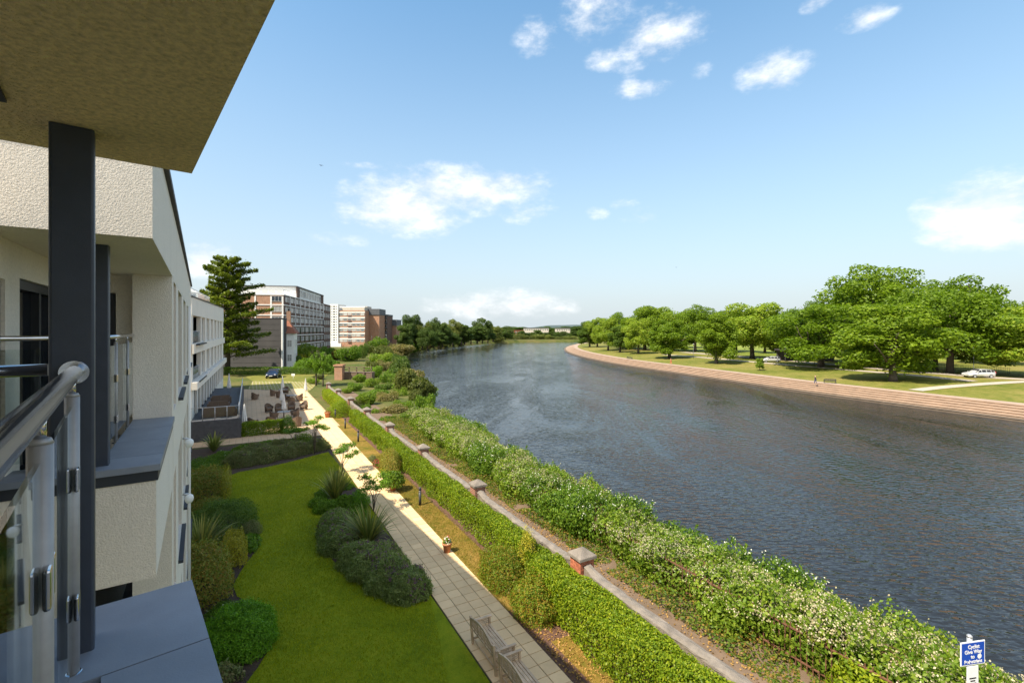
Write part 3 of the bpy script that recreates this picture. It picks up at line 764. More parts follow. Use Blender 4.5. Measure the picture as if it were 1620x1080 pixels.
# the next balcony along, a facet further round
NX = -.36
b_ = MB()
b_.fbox(F2, 5.27, 24.5, -7, NX, ZS + .002, 10.85)                                # upper fascia block
b_.fbox(F2, 5.743, 8.75, NX - .2, NX - .003, 6.6, 7.615); b_.fbox(F2, 5.743, 5.943, -6, NX - .201, 6.6, 7.615)   # parapet
b_.fbox(F2, 5.945, 8.75, -1.6, NX - .203, 6.6, 7.45)                           # balcony slab
b_.fbox(F2, 5.97, 6.37, -1.75, -1.45, 7.45, ZS); b_.fbox(F2, 6.37, 8.75, -1.75, -1.45, 9.5, ZS); b_.fbox(F2, 3.9, 5.97, -1.75, -1.45, 9.45, ZS); b_.fbox(F2, 8.0, 9.1, -1.75, -1.45, 7.45, 9.5)
b_.fbox(F2, 8.75, 9.05, -.83, NX - .002, 0, ZS)                                # pier
b_.fbox(F2, 9.05, 9.2, -1.05, -.83, 7.45, ZS); b_.fbox(F2, 9.05, 9.2, -1.75, -1.05, 9.55, ZS)
b_.fbox(F2, 3.9, 24.5, -7, -2.2, 0, ZS)                                        # body behind
bays = [(9.62, .9), (12.0, 2.0), (15.2, 2.0), (18.4, 2.0), (21.6, 2.0)]
opens = [(s, z, w, 2.05) for s, w in bays for z in (7.72, 4.62, 1.52)]
wall_open(b_, F2, 9.05, 24.5, 0, ZS, NX, .3, opens)
b_.fbox(F2, 5.95, 8.74, -1.75, -1.5, 0, 4.3)
b_.fbox(G, 21.5, 44, -14, -4.9, 0, 13.2)
b_.build('wall', M['render_white'], nb)
b_ = MB(); b_.fbox(F2, 5.23, 24.5, -7, NX + .05, 10.853, 10.93); b_.build('roof_edge', M['slate_edge'], nb)
s_ = 5.715
tile(F2, 5.715, 6.2 - g_, NX - .46, NX + .03)
for s0, s1 in ((6.2, 7.05), (7.05, 7.9), (7.9, 8.745)): tile(F2, s0 + g_, s1 - g_, NX - .46, NX + .03)
nn = NX - .46
for k in range(4): tile(F2, 5.715, 6.17, nn - .8 + g_, nn - g_); nn -= .8
b_ = MB(); b_.fbox(F2, 5.735, 8.745, NX - .46, NX + .012, ZC - .16, ZC - .063); b_.fbox(F2, 5.735, 6.15, -4, NX - .461, ZC - .16, ZC - .063); b_.build('coping_bed', M['coping_edge'], nb)
column(F2, 5.97, -.80, .118, ZC - .05, ZS)
for (s, w) in bays:
    for z in (7.72, 4.62, 1.52):
        if w < 1:
            b_ = MB(); b_.fbox(F2, s - w / 2 + .003, s + w / 2 - .003, NX - .2, NX - .06, z + .003, z + 2.047); b_.build('shutter_panel', M['timber_panel'], nb)
        else:
            b_ = MB(); b_.fbox(F2, s - w / 2 + .003, s - w / 2 + .7, NX - .2, NX - .05, z + .003, z + 2.047); b_.build('shutter_panel', M['timber_panel'], nb)
            window(nb, F2, s + .35, NX - .16, z + .003, w - .71, 2.04, 0, 0, 'door_frame', 'dark_pane')
            b_ = MB(); b_.fbox(F2, s - w / 2 - .03, s + w / 2 + .03, NX + .001, NX + .08, z - .06, z - .004); b_.build('sill', M['coping_edge'], nb)
# glazing behind the next balcony and the storey under it
window(nb, F2, 7.18, -1.52, 7.46, 1.62, 2.03, 1, 0, 'door_frame', 'dark_pane', .09, 'balcony_door')
window(nb, F2, 4.95, -1.52, 7.46, 1.95, 1.98, 1, 0, 'door_frame', 'dark_pane', .09, 'balcony_door')
FE = Frame(tuple(F2.n)); # end wall faces back towards the viewer
window(nb, FE, -1.40, -9.10, 7.46, .68, 2.08, 0, 0, 'door_frame', 'dark_pane', .07, 'balcony_door')
window(nb, F2, 7.3, -1.42, 4.32, 2.7, 2.25, 2, 0, 'galvanised', 'dark_pane', .07, 'balcony_door')
b_ = MB(); b_.tube([F2.pt(17.0, NX + .07, 0), F2.pt(17.0, NX + .07, 9.7)], .04, 8); b_.build('downpipe', M['white_paint'], nb)
for (s, z) in ((13.4, 6.35), (13.4, 5.05)):
    b_ = MB(); c = F2.pt(s, NX + .13, z); b_.lathe([(.001, -.11), (.055, -.095), (.085, -.045), (.095, .015), (.08, .07), (.04, .10), (.001, .11)], c, 14); o = b_.build('wall_lamp', M['lamp_globe'], nb)
    b_ = MB(); b_.tube([F2.pt(s, NX + .003, z + .12), F2.pt(s, NX + .12, z + .11)], .025, 6); b_.build('bracket', M['galvanised'], o)
# railings
def post_set(parent, F, s, n, zt, r, clip=True, glass_n=0):
    b = MB(); b.tube([F.pt(s, n, ZC - .04), F.pt(s, n, zt)], r, 16); b.tube([F.pt(s, n, zt), F.pt(s, n, zt + .012)], [r * 1.04, r * .8], 16); o = b.build('post', M['post_steel'], parent)
    b = MB(); b.tube([F.pt(s, n, zt), F.pt(s, n, zt + .075)], r * .5, 12); b.build('pin', M['rail_steel'], o)
    b = MB(); b.lathe([(r * 2.0, 0), (r * 2.0, .006), (r * 1.7, .016), (r * 1.1, .022)], F.pt(s, n, ZC - .02), 20); b.build('base_flange', M['rail_steel'], o)
    if clip:
        for z in (ZC + .26, ZC + .74):
            for sg in (-1, 1):
                b = MB(); c = F.pt(s + sg * r * .95, n, z)
                for k in (-1, 1): b.fbox(F, s + sg * r * .8, s + sg * (r * .8 + .042), n + k * .008, n + k * .022, z - .045, z + .045)
                bevel(b.build('glass_clip', M['rail_steel'], o), .006)
    return o
rl = root('balcony_railing', F1.pt(1, -.13, ZC), 'tubular steel handrail on round posts with glass panels along the nearest balcony', 'railing')
RZ = EYE - .168; RN = -.13
b_ = MB(); b_.tube([F1.pt(-1.9, RN, RZ), F1.pt(2.565, RN, RZ)], .0265, 24)
b_.build('handrail', M['rail_steel'], rl)
b_ = MB(); b_.tube([F1.pt(2.548, RN, RZ), F1.pt(2.563, RN, RZ)], .046, 28); b_.build('wall_flange', M['rail_steel'], rl)
b_ = MB(); b_.tube([F1.pt(2.63, -2.6, RZ + .01), F1.pt(2.63, -.21, RZ + .01)], .024, 20); b_.build('handrail', M['rail_steel'], rl)
for s in (-.55, .52, 1.473, 2.445): post_set(rl, F1, s, RN, EYE - .252, .0225)
post_set(rl, F1, 2.63, -.42, EYE - .235, .026); post_set(rl, F1, 2.63, -1.5, EYE - .235, .026)
for s0, s1 in ((-.5, .47), (.57, 1.425), (1.525, 2.40)):
    b_ = MB(); b_.fbox(F1, s0, s1, RN - .005, RN + .005, ZC + .10, EYE - .285); b_.build('glass_panel', M['rail_glass'], rl)
for n0, n1 in ((-1.45, -.47),):
    b_ = MB(); b_.fbox(F1, 2.625, 2.635, n0, n1, ZC + .10, EYE - .285); b_.build('glass_panel', M['rail_glass'], rl)
r2 = root('balcony_railing', F2.pt(7, -.83, ZC), 'slim steel railing on the white balcony beyond the grey columns', 'railing')
Z2 = EYE - .075
b_ = MB(); b_.tube([F2.pt(6.02, -.83, Z2), F2.pt(8.9, -.83, Z2)], .024, 14); b_.build('handrail', M['rail_steel'], r2)
b_ = MB(); b_.tube([F2.pt(5.97, -3.5, Z2), F2.pt(5.97, -.87, Z2)], .024, 14); b_.build('handrail', M['rail_steel'], r2)
for p in ((-4.63, 5.5), (-5.2, 6.37), (-5.66, 7.0)):
    s, n = F2.loc(p); post_set(r2, F2, s, -.83, Z2 - .075, .019, True)
for s0, s1 in ((6.1, 7.1), (7.2, 8.05), (8.13, 8.7)):
    b_ = MB(); b_.fbox(F2, s0, s1, -.834, -.826, ZC + .1, Z2 - .1); b_.build('glass_panel', M['rail_glass'], r2)
b_ = MB(); b_.fbox(F2, 5.966, 5.974, -3.0, -.9, ZC + .1, Z2 - .1); b_.build('glass_panel', M['rail_glass'], r2)

# ------------------------------------------------------------------ far wing of the building with its terrace
w0, w1 = G.pt(47, -4.2), G.pt(86, -3.55)
FW = Frame(tuple((w1 - w0)[:2]), tuple(w0[:2])); LW = (w1 - w0).length
wing = root('apartment_wing', FW.pt(LW / 2, -5, 0), 'white three storey wing of tall narrow windows behind the raised terrace', 'building')
wb = [1.1 + 6.2 / 2] + [7.6 + 4.9 * k + 2.0 for k in range(6)]
op = [(wb[0], 7.84, 6.0, 2.4), (wb[0], 4.67, 6.0, 2.35)] + [(s, z, 3.0, h) for s in wb[1:] for z, h in ((7.84, 2.4), (4.67, 2.35))]
op += [(2.2 + 2.9 * k + .8, 1.5, 2.1, 2.55) for k in range(13)]
b_ = MB(); wall_open(b_, FW, 0, LW, 0, 10.25, 0, .35, op)
b_.fbox(FW, .0, LW, -12, -1.3, 0, 10.24); b_.fbox(FW, 0, .3, -1.3, -.35, 0, 10.24)
c = [(0, -12), (0, .05), (LW, .05), (LW, -12)]
b_.hexa([FW.pt(s, n, 10.252) for s, n in c], [FW.pt(0, -12, 11.75), FW.pt(0, .05, 11.75), FW.pt(LW, .05, 12.35), FW.pt(LW, -12, 12.35)])
b_.build('wall', M['wing_render'], wing)
b_ = MB(); b_.hexa([FW.pt(s, n, z) for s, n, z in ((-.1, -12, 11.755), (-.1, .12, 11.755), (LW + .1, .12, 12.355), (LW + .1, -12, 12.355))], [FW.pt(s, n, z) for s, n, z in ((-.1, -12, 11.84), (-.1, .12, 11.84), (LW + .1, .12, 12.44), (LW + .1, -12, 12.44))]); b_.build('roof_edge', M['slate_edge'], wing)
b_ = MB(); b_.fbox(FW, -.3, LW + .2, .055, .45, 4.05, 4.66); b_.fbox(FW, -.05, LW + .1, .052, .2, 7.02, 7.82); b_.build('band', M['wing_render'], wing)
for k, (s, z, w, h) in enumerate(op):
    if w == 3.0:
        b_ = MB(); b_.fbox(FW, s - 1.497, s - .55, -.3, -.08, z + .003, z + h - .003); b_.build('shutter_panel', M['timber_panel'], wing)
        window(wing, FW, s + .47, -.22, z + .003, 2.04, h - .006, 1, 0, 'white_paint', 'dark_pane')
    elif w == 6.0:
        window(wing, FW, s, -1.22, z + .003, 5.0, h - .1, 2, 0, 'door_frame', 'dark_pane', .08, 'balcony_door')
        b_ = MB(); b_.tube([FW.pt(s - 2.95, -.1, z + 1.05), FW.pt(s + 2.95, -.1, z + 1.05)], .03, 8)
        for q in range(7): b_.tube([FW.pt(s - 2.9 + q * .96, -.1, z), FW.pt(s - 2.9 + q * .96, -.1, z + 1.05)], .02, 6)
        o = b_.build('balcony_rail', M['galvanised'], wing)
        b_ = MB(); b_.fbox(FW, s - 2.9, s + 2.9, -.105, -.095, z + .1, z + .95); b_.build('glass_panel', M['rail_glass'], o)
        b_ = MB(); b_.fbox(FW, s - 3.05, s + 3.05, .201, .5, z - .14, z - .02); b_.build('sill', M['coping_edge'], wing)
    else:
        window(wing, FW, s, -.22, z + .003, 2.09, h - .006, 1, 0, 'door_frame', 'dark_pane')
b_ = MB()
for q in range(22):
    s = .8 + q * 1.15; z = 11.85 + .6 * s / LW; b_.tube([FW.pt(s, -.7, z), FW.pt(s, -.7, z + 1.0)], .022, 5)
b_.tube([FW.pt(.8, -.7, 12.86), FW.pt(25, -.7, 13.25)], .025, 6); b_.tube([FW.pt(.8, -4, 12.86), FW.pt(.8, -.7, 12.86)], .025, 6); b_.build('roof_rail', M['galvanised'], wing)
b_ = MB(); b_.quad(FW.pt(.8, -.69, 11.95), FW.pt(24.9, -.69, 12.3), FW.pt(24.9, -.69, 13.1), FW.pt(.8, -.69, 12.75)); b_.build('roof_glass', M['rail_glass'], wing)
# terrace
ter = root('terrace', G3(55, -2, 0), 'raised terrace with dark grey brick walls and glass balustrade in front of the white wing', 'terrace')
TA0, TA1, TB0, TB1 = 45.4, 71.5, -4.25, -.62
b_ = MB(); b_.fbox(G, TA0, TA0 + .3, TB0, TB1, 0, 1.62); b_.fbox(G, TA0 + .3, TA1, TB1 - .3, TB1, 0, 1.62); b_.build('wall', M['grey_brick'], ter)
b_ = MB(); b_.fbox(G, TA0 + .3, TA1, TB0, TB1 - .3, .0, 1.5); b_.build('deck', M['deck_grey'], ter)
b_ = MB(); b_.tube([G3(TA0 + .15, TB0, 2.7), G3(TA0 + .15, TB1 - .15, 2.7), G3(TA1, TB1 - .15, 2.7)], .03, 8); b_.build('handrail', M['galvanised'], ter)
for k in range(5):
    b_ = MB(); bb = TB0 + .1 + k * (TB1 - TB0 - .25) / 4; b_.tube([G3(TA0 + .15, bb, 1.6), G3(TA0 + .15, bb, 2.7)], .028, 8); b_.build('post', M['galvanised'], ter)
    if k < 4:
        b_ = MB(); b_.fbox(G, TA0 + .145, TA0 + .155, bb + .06, bb + (TB1 - TB0 - .25) / 4 - .06, 1.68, 2.6); b_.build('glass_panel', M['rail_glass'], ter)
for k in range(14):
    b_ = MB(); aa = TA0 + 1.4 + k * 1.87; b_.tube([G3(aa, TB1 - .15, 1.6), G3(aa, TB1 - .15, 2.7)], .028, 8); b_.build('post', M['galvanised'], ter)
    b_ = MB(); b_.fbox(G, aa - 1.81, aa - .06, TB1 - .155, TB1 - .145, 1.68, 2.6); b_.build('glass_panel', M['rail_glass'], ter)

# ------------------------------------------------------------------ garden wall with piers
gw = root('garden_wall', G3(30, 9.56), 'weathered grey garden wall with red brick piers and pyramid stone caps beside the river', 'wall')
PA = [12.41 + 8.1 * k for k in range(-1, 8)]; WB = 9.56
for k, pa in enumerate(PA):
    if k + 1 < len(PA):
        a0, a1 = pa + .30, PA[k + 1] - .30
        b_ = MB(); N_ = 16; W2 = .15
        prof = []
        for i in range(N_ + 1):
            t = i / N_; e = min(t, 1 - t) * (a1 - a0)
            prof.append((a0 + (a1 - a0) * t, 1.16 + .16 * max(0, 1 - e / .9) ** 1.5 + random.uniform(-.012, .012)))
        for i in range(N_):
            (s0, z0), (s1, z1) = prof[i], prof[i + 1]
            b_.hexa([G3(s0, WB - W2, 0), G3(s0, WB + W2, 0), G3(s1, WB + W2, 0), G3(s1, WB - W2, 0)], [G3(s0, WB - W2, z0), G3(s0, WB + W2, z0), G3(s1, WB + W2, z1), G3(s1, WB - W2, z1)])
        b_.build('wall_panel', M['wall_stone'], gw)
        b_ = MB(); V = []
        cr = [(-.165, 0), (-.16, .05), (-.10, .085), (.0, .095), (.10, .085), (.16, .05), (.165, 0)]
        N2 = 40
        for i in range(N2 + 1):
            t = i / N2; e = min(t, 1 - t) * (a1 - a0); s = a0 + (a1 - a0) * t; z = 1.165 + .16 * max(0, 1 - e / .9) ** 1.5
            V.append([G3(s, WB + n + random.uniform(-.022, .022), z + dz + random.uniform(-.018, .018)) for n, dz in cr])
        i0 = len(b_.v)
        for row in V: b_.v += [tuple(p) for p in row]
        m_ = len(cr)
        for i in range(N2):
            for j in range(m_ - 1):
                q = i0 + i * m_ + j; b_.f.append((q, q + 1, q + m_ + 1, q + m_)[::-1]); b_.sm.append(False)
        b_.quad(*V[0]); b_.quad(*V[-1][::-1])
        b_.build('coping', M['coping_stone'], gw)
    hw = .27
    b_ = MB()
    if k == 1: b_.fbox(G, pa - hw + .012, pa + hw - .012, WB - hw + .012, WB + hw - .012, 0, 1.56); pr = b_.build('pier', M['mortar'], gw)
    else: b_.fbox(G, pa - hw, pa + hw, WB - hw, WB + hw, 0, 1.56); pr = b_.build('pier', M['brick_red'], gw)
    if k == 1:
        bm = MB(); bm.box(-.107, .107, -.03, .03, 0, .065); bme = bm.mesh('brick', M['brick_piece']); bm = MB(); bm.box(-.05, .05, -.03, .03, 0, .065); bmh = bm.mesh('brick', M['brick_piece'])
        for cz in range(20):
            z = .02 + cz * .0765
            for face in range(4):
                x = -hw; first = cz % 2 == face % 2
                seq = ['h', 'f', 'f'] if first else ['f', 'f', 'h']
                ln = {'h': .10, 'f': .214}
                for q in seq:
                    o = link('brick', bme if q == 'f' else bmh, None, pr); m_ = x + ln[q] / 2 + .002
                    sgn = 1 if face < 2 else -1; off_ = hw - .03
                    p = G3(pa + m_, WB + sgn * off_, z) if face % 2 == 0 else G3(pa + sgn * off_, WB + m_, z)
                    o.location = p - OFF[gw]; o.rotation_euler.z = G.ang + (0 if face % 2 == 0 else R(90)); x += ln[q] + .0095
    hc = .345
    b_ = MB(); b_.fbox(G, pa - hc, pa + hc, WB - hc, WB + hc, 1.563, 1.66)
    c = [(-hc, -hc), (-hc, hc), (hc, hc), (hc, -hc)]
    t = [(-.04, -.04), (-.04, .04), (.04, .04), (.04, -.04)]
    b_.hexa([G3(pa + x, WB + y, 1.661) for x, y in c], [G3(pa + x, WB + y, 1.86) for x, y in t])
    bevel(b_.build('cap', M['coping_stone'], pr), .012)

# ------------------------------------------------------------------ hedges
def hedge(label, a0, a1, bm_, hw, h, leaf, n, mat, seed=1, F=G, name='clipped_hedge', amp=.115):
    o = root(name, F.pt((a0 + a1) / 2, bm_, 0), label, 'hedge'); L_ = a1 - a0
    s = rng.uniform(-.02, 1.02, n) * L_ - L_ / 2; per = 2 * h + 2 * hw; t = rng.uniform(0, per, n)
    n_ = np.where(t < h, -hw, np.where(t < h + 2 * hw, t - h - hw, hw)); z = np.where(t < h, t, np.where(t < h + 2 * hw, h, per - t))
    nz = np.where((t >= h) & (t < h + 2 * hw), 1.0, 0.0); nn_ = np.where(t < h, -1.0, np.where(t < h + 2 * hw, 0.0, 1.0))
    cut = np.clip((np.abs(n_) - hw * .55) / (hw * .45), 0, 1) * nz; z = z - cut ** 2 * .10 * h
    ct2 = np.clip((z - h * .72) / (h * .28), 0, 1) * (1 - nz); n_ = n_ * (1 - .16 * ct2 ** 2)
    Q = np.stack([s * 1.1, n_ * 1.5, z * 1.5], 1); lm = lumps(Q, 1.7, seed) * amp + lumps(Q * 3.1, 1.7, seed + 1) * amp * .55
    dep = rng.random(n) ** 1.8 * .22
    P = np.stack([s, n_ + nn_ * (lm - dep), z + nz * (lm - dep)], 1); P[:, 2] = np.maximum(P[:, 2], .03)
    e0 = np.abs(s) > L_ / 2 - .15; P[e0, 0] -= np.sign(s[e0]) * rng.random(e0.sum()) * .12
    D = np.stack([np.zeros(n), nn_, nz], 1)
    # closed ends
    m_ = int(n * 2 * hw * h * 2 / (L_ * per)) + 50; sg = rng.choice([-1, 1], m_)
    E = np.stack([sg * (L_ / 2 - .2 * rng.random(m_)), rng.uniform(-hw, hw, m_), rng.uniform(0, h * .97, m_)], 1); ED = np.stack([sg, np.zeros(m_), np.zeros(m_)], 1)
    P = np.concatenate([P, E]); D = np.concatenate([D, ED.astype(float)])
    link('foliage', leaf_mesh('foliage', in_frame(F, P, None), in_frame(F, D, None), leaf, leaf * .62, M[mat], .75), None, o)
    b = MB(); k = 0
    while k * .45 < L_ - .3:
        s_ = a0 + .2 + k * .45
        for q in range(3):
            b.tube([F.pt(s_, bm_, 0), F.pt(s_ + random.uniform(-.2, .2), bm_ + random.uniform(-.5, .5) * hw, h * random.uniform(.6, .88))], [.018, .006], 4)
        k += 1
    b.build('branches', M['bark'], o)
    return o
hedge('long clipped green hedge running along the left of the brick pier wall', 13.9, 47.5, 8.95, .42, 1.22, .075, 105000, 'leaf_hedge', 3)
hedge('broad clipped hedge at the bottom right corner hiding the wall foot', 2.0, 13.3, 8.72, .60, 1.30, .07, 70000, 'leaf_hedge', 5)
hedge('short bright lime hedge at the far end of the garden wall', 53.5, 66, 8.8, .45, 1.3, .10, 16000, 'leaf_hedge_lime', 8)
hedge('low dark hedge between the cross path and the patio chairs', 45.6, 46.5, 0, .1, .1, .05, 10, 'leaf_hedge') if False else None
FH = Frame(tuple(G.n), tuple(G.pt(45.9, 0)[:2]))
hedge('low square cut hedge screening the patio chairs from the cross path', -.55, 2.6, 0, .42, 1.15, .075, 12000, 'leaf_hedge', 12, FH)
FC = Frame((1, .02), tuple(at(440, 592.5)[:2]))
hedge('dark clipped hedge behind the parked navy car', -14, 12, -.4, .7, 1.5, .16, 15000, 'leaf_elder', 15, FC)
p = at(470, 568); FD = Frame((1, 0), (-62, 172))
# ------------------------------------------------------------------ spiky plants, mounds and borders
def spiky(label, a, b, n, ln, wd, spread=1.0, droop=.6, skirt=None):
    o = root('flax_plant', G3(a, b, .04), label, 'plant'); blades('leaves', G3(a, b, .04), n, ln, wd, 'leaf_phormium', o, spread, droop); return o
spiky('large sword leaved flax plant in the purple flowering bed beside the path', 20.1, 4.35, 150, 1.75, .042, 1.05, .8)
spiky('sword leaved flax plant in the small round bed on the lawn', 26.1, 3.95, 140, 1.75, .042, .95, .55)
spiky('sword leaved flax plant against the building beside the golden shrub', 22.4, -1.7, 120, 1.7, .04, 1.0, .8)
spiky('pale sword leaved flax plant near the grey terrace wall', 41.2, -2.3, 80, 1.5, .05, 1.0, .9)

def mixed(label, parts, mat, leaf, dens, fl=None, name='flowering_shrub', cat='shrub', depth=.4, aspect=.5):
    """one planting of several merged mounds: (a, b, rx along, ry across, h)"""
    c = np.mean([q[:2] for q in parts], 0); loc = G3(c[0], c[1], .02); o = root(name, loc, label, cat)
    PP, DD, FP, FDr = [], [], [], []
    for i, (a, b, rx, ry, h) in enumerate(parts):
        area = 3.14 * rx * ry + 3.14 * (rx + ry) * h; n = int(area * dens)
        P, d = dome_points(rx, ry, h, n, depth, 50 + i * 7, .15, 2.6); P[:, 0] += a - c[0]; P[:, 1] += b - c[1]
        PP.append(P); DD.append(d)
        if fl:
            P, d = dome_points(rx * 1.02, ry * 1.02, h * 1.03, fl[1] * 4, .05, 50 + i * 7, .15, 2.6); k = (d[:, 2] > fl[3]) & (lumps(P, 2.0, 5) > fl[4]); P, d = P[k][:fl[1]], d[k][:fl[1]]
            P[:, 0] += a - c[0]; P[:, 1] += b - c[1]; FP.append(np.repeat(P, 5, 0) + rng.normal(size=(len(P) * 5, 3)) * fl[2] * .5); FDr.append(np.repeat(d, 5, 0))
    P, D = np.concatenate(PP), np.concatenate(DD)
    link('foliage', leaf_mesh('foliage', in_frame(G, P, None), in_frame(G, D, None), leaf, leaf * aspect, M[mat], .8), None, o)
    if fl:
        P, D = np.concatenate(FP), np.concatenate(FDr)
        link('blossom', leaf_mesh('blossom', in_frame(G, P, None), in_frame(G, D, None), fl[2], fl[2] * .7, M[fl[0]], 1.0), None, o)
    b = MB()
    for (a, bb, rx, ry, h) in parts:
        for k in range(6): b.tube([G3(a, bb, 0), G3(a + random.uniform(-.7, .7) * rx, bb + random.uniform(-.7, .7) * ry, h * .7)], [.016, .005], 4)
    b.build('stem', M['bark'], o)
    return o
mixed('purple flowering grey green shrubs curving along the path towards the bench', [(15.7, 4.75, .75, .75, .85), (16.6, 4.35, .85, .85, .95), (17.7, 3.95, .85, .85, .9), (18.7, 3.75, .8, .9, .85), (18.2, 4.6, .8, .6, .8)], 'leaf_hebe', .075, 2600, ('petal_purple', 150, .05, .1, -.1))
mixed('purple flowering grey green shrubs on the lawn side of the large flax plant', [(20.3, 3.25, .8, .75, .8), (21.6, 3.3, .9, .75, .85), (22.9, 3.5, .85, .7, .75)], 'leaf_hebe', .075, 2400, ('petal_purple', 90, .05, .1, -.1))
mixed('bright green low shrub skirting the flax plant on the lawn', [(24.9, 3.4, .55, .6, .5), (25.2, 4.2, .6, .6, .5), (25.9, 3.1, .6, .45, .45)], 'leaf_sumac', .085, 2000, name='low_shrub')
bush('round_shrub', 'small rounded fresh green shrub between the flax plant and the path', 'shrub', G3(25.0, 5.0, .04), .55, .5, .75, .05, 'leaf_dome', 5000, jitter=.6)
bush('round_shrub', 'large bright green dome shaped shrub in the bottom left by the balcony', 'shrub', G3(15.5, -.25, .02), 1.02, .98, 1.15, .06, 'leaf_dome', 26000, depth=.35, rough=.09, k=5.0, jitter=.6)
bush('variegated_plant', 'small white edged leafy plant below the dome shrub', 'plant', G3(14.1, -.55, .02), .35, .4, .4, .10, 'leaf_purplegrey', 700)
bush('photinia_shrub', 'square bronze and green shrub between the dome shrub and the flax plant', 'shrub', G3(19.2, -1.55, .02), 1.25, 1.0, 1.5, .085, 'leaf_photinia', 13000, flat=4.0, rough=.08)
bush('golden_shrub', 'upright golden yellow shrub at the edge of the lawn', 'shrub', G3(21.5, -.5, .02), .85, .42, 1.05, .065, 'leaf_gold', 6500, flat=3.5)
bush('leafy_plant', 'broad leaved green plants at the lawn edge beside the golden shrub', 'plant', G3(22.5, .05, .02), .8, .38, .35, .13, 'leaf_sumac', 900)
bush('grey_shrub', 'little blue grey shrub behind the broad leaved plants', 'shrub', G3(23.8, .05, .02), .5, .42, .55, .05, 'leaf_purplegrey', 3000)
bush('dark_shrub', 'wide dark green shrub spreading from the building onto the lawn', 'shrub', G3(24.9, -1.15, .02), 1.65, 1.35, 1.35, .07, 'leaf_dark', 17000, depth=.35)
bush('photinia_shrub', 'clipped bronze shrub with a yellow edge beside the building', 'shrub', G3(30.2, -2.2, .02), 1.3, 1.05, 1.45, .09, 'leaf_photinia', 11000, flat=4.5, rough=.06)
bush('golden_shrub', 'thin yellow leaved fringe on the lawn side of the clipped bronze shrub', 'shrub', G3(30.2, -1.12, .02), 1.15, .25, 1.25, .07, 'leaf_gold', 3200, flat=4)
bush('golden_shrub', 'low orange and yellow shrub below the clipped bronze shrub', 'shrub', G3(27.9, -1.8, .02), .8, 1.1, .6, .08, 'leaf_photinia', 4500)
bush('green_shrub', 'low plain green shrub behind the clipped bronze shrub', 'shrub', G3(34.8, -2.7, .02), 2.3, 1.2, .85, .08, 'leaf_elder', 11000)
mixed('long bed of dusky purple and green shrubs across the far end of the lawn', [(36.2, -.4, .9, 1.1, .9), (36.6, .9, .9, 1.1, .95), (37.1, 2.2, .9, 1.0, .9), (37.6, 3.3, .9, .9, .85), (38.3, 4.5, .9, .85, .8), (38.6, .4, 1.0, 1.2, .8), (39.3, 2.2, 1.0, 1.2, .8)], 'leaf_purplegrey', .085, 1300, ('petal_purple', 60, .05, .2, .25))
bush('round_shrub', 'rounded green shrub ending the low hedge by the patio', 'shrub', G3(45.7, 2.95, .02), .75, .75, 1.35, .08, 'leaf_elder', 5000)
bush('low_shrub', 'small yellow green shrub under the little standard tree', 'shrub', G3(40.5, 3.7, .02), .7, .8, .9, .09, 'leaf_lime', 2200)
mixed('patchy low ground cover along the foot of the building', [(13.0, -1.4, .8, .6, .35), (17.3, -.7, .7, .5, .3), (20.9, -1.2, .6, .6, .5), (26.9, -.9, .7, .5, .4), (32.5, -1.7, .9, .5, .4), (38.6, -1.6, 1.0, 1.0, .45), (40.3, -.2, 1.2, .9, .4), (41.4, 1.6, .9, 1.2, .35)], 'leaf_elder', .08, 900, ('petal_white', 14, .04, .2, .2), name='ground_cover', cat='plants')
mixed('low spreading plants around the feet of the two path side flax plants', [(24.4, 4.7, .45, .5, .3), (27.4, 3.6, .6, .5, .3), (28.0, 4.7, .5, .5, .3), (23.3, 4.6, .6, .5, .4), (21.9, 4.7, .6, .5, .35), (19.0, 5.0, .6, .3, .3)], 'leaf_sumac', .08, 900, None, name='ground_cover', cat='plants')
# shrubs along the grass strip and the hedge
bush('pieris_shrub', 'large bronze tipped green shrub beside the path nearest the benches', 'shrub', G3(14.9, 7.95, .03), 1.15, .72, 1.15, .06, 'leaf_pieris', 15000, depth=.3)
bush('pieris_shrub', 'rounded green and bronze shrub at the path edge left of the bottom hedge', 'shrub', G3(12.75, 7.95, .03), 1.0, .72, 1.1, .06, 'leaf_pieris', 14000, depth=.3)
bush('golden_conifer', 'small pointed golden conifer in front of the wall pier', 'conifer', G3(14.55, 8.75, .03), .36, .36, 1.75, .05, 'leaf_gold', 5500, k=5)
bush('lime_shrub', 'small yellow leaved shrub tucked between the pier and the bottom hedge', 'shrub', G3(13.35, 8.65, .03), .4, .4, 1.35, .055, 'leaf_lime', 3500)
bush('brown_shrub', 'bronze green shrub bulging out of the long hedge over the grass', 'shrub', G3(30.2, 7.9, .03), 1.25, .65, 1.25, .065, 'leaf_photinia', 9000)
bush('round_shrub', 'broad yellow green shrub beside the path before the patio', 'shrub', G3(52.2, 8.35, .03), 1.9, 1.15, 1.35, .085, 'leaf_hedge', 9000)
bush('flower_clump', 'red and pink flowers at the path edge before the bronze shrub', 'flowers', G3(31.6, 7.35, .03), .45, .2, .35, .06, 'leaf_elder', 700, flowers=[('petal_red', 60, .06, -.2)])
bush('flower_clump', 'yellow flowers and pale green leaves below the bronze shrub', 'flowers', G3(29.4, 7.35, .03), .8, .25, .32, .09, 'leaf_lime', 900, flowers=[('petal_yellow', 30, .05, 0)])
bush('grey_shrub', 'small pinkish grey shrub at the path edge before the red flowers', 'shrub', G3(32.9, 7.4, .03), .5, .25, .4, .05, 'leaf_purplegrey', 1300)

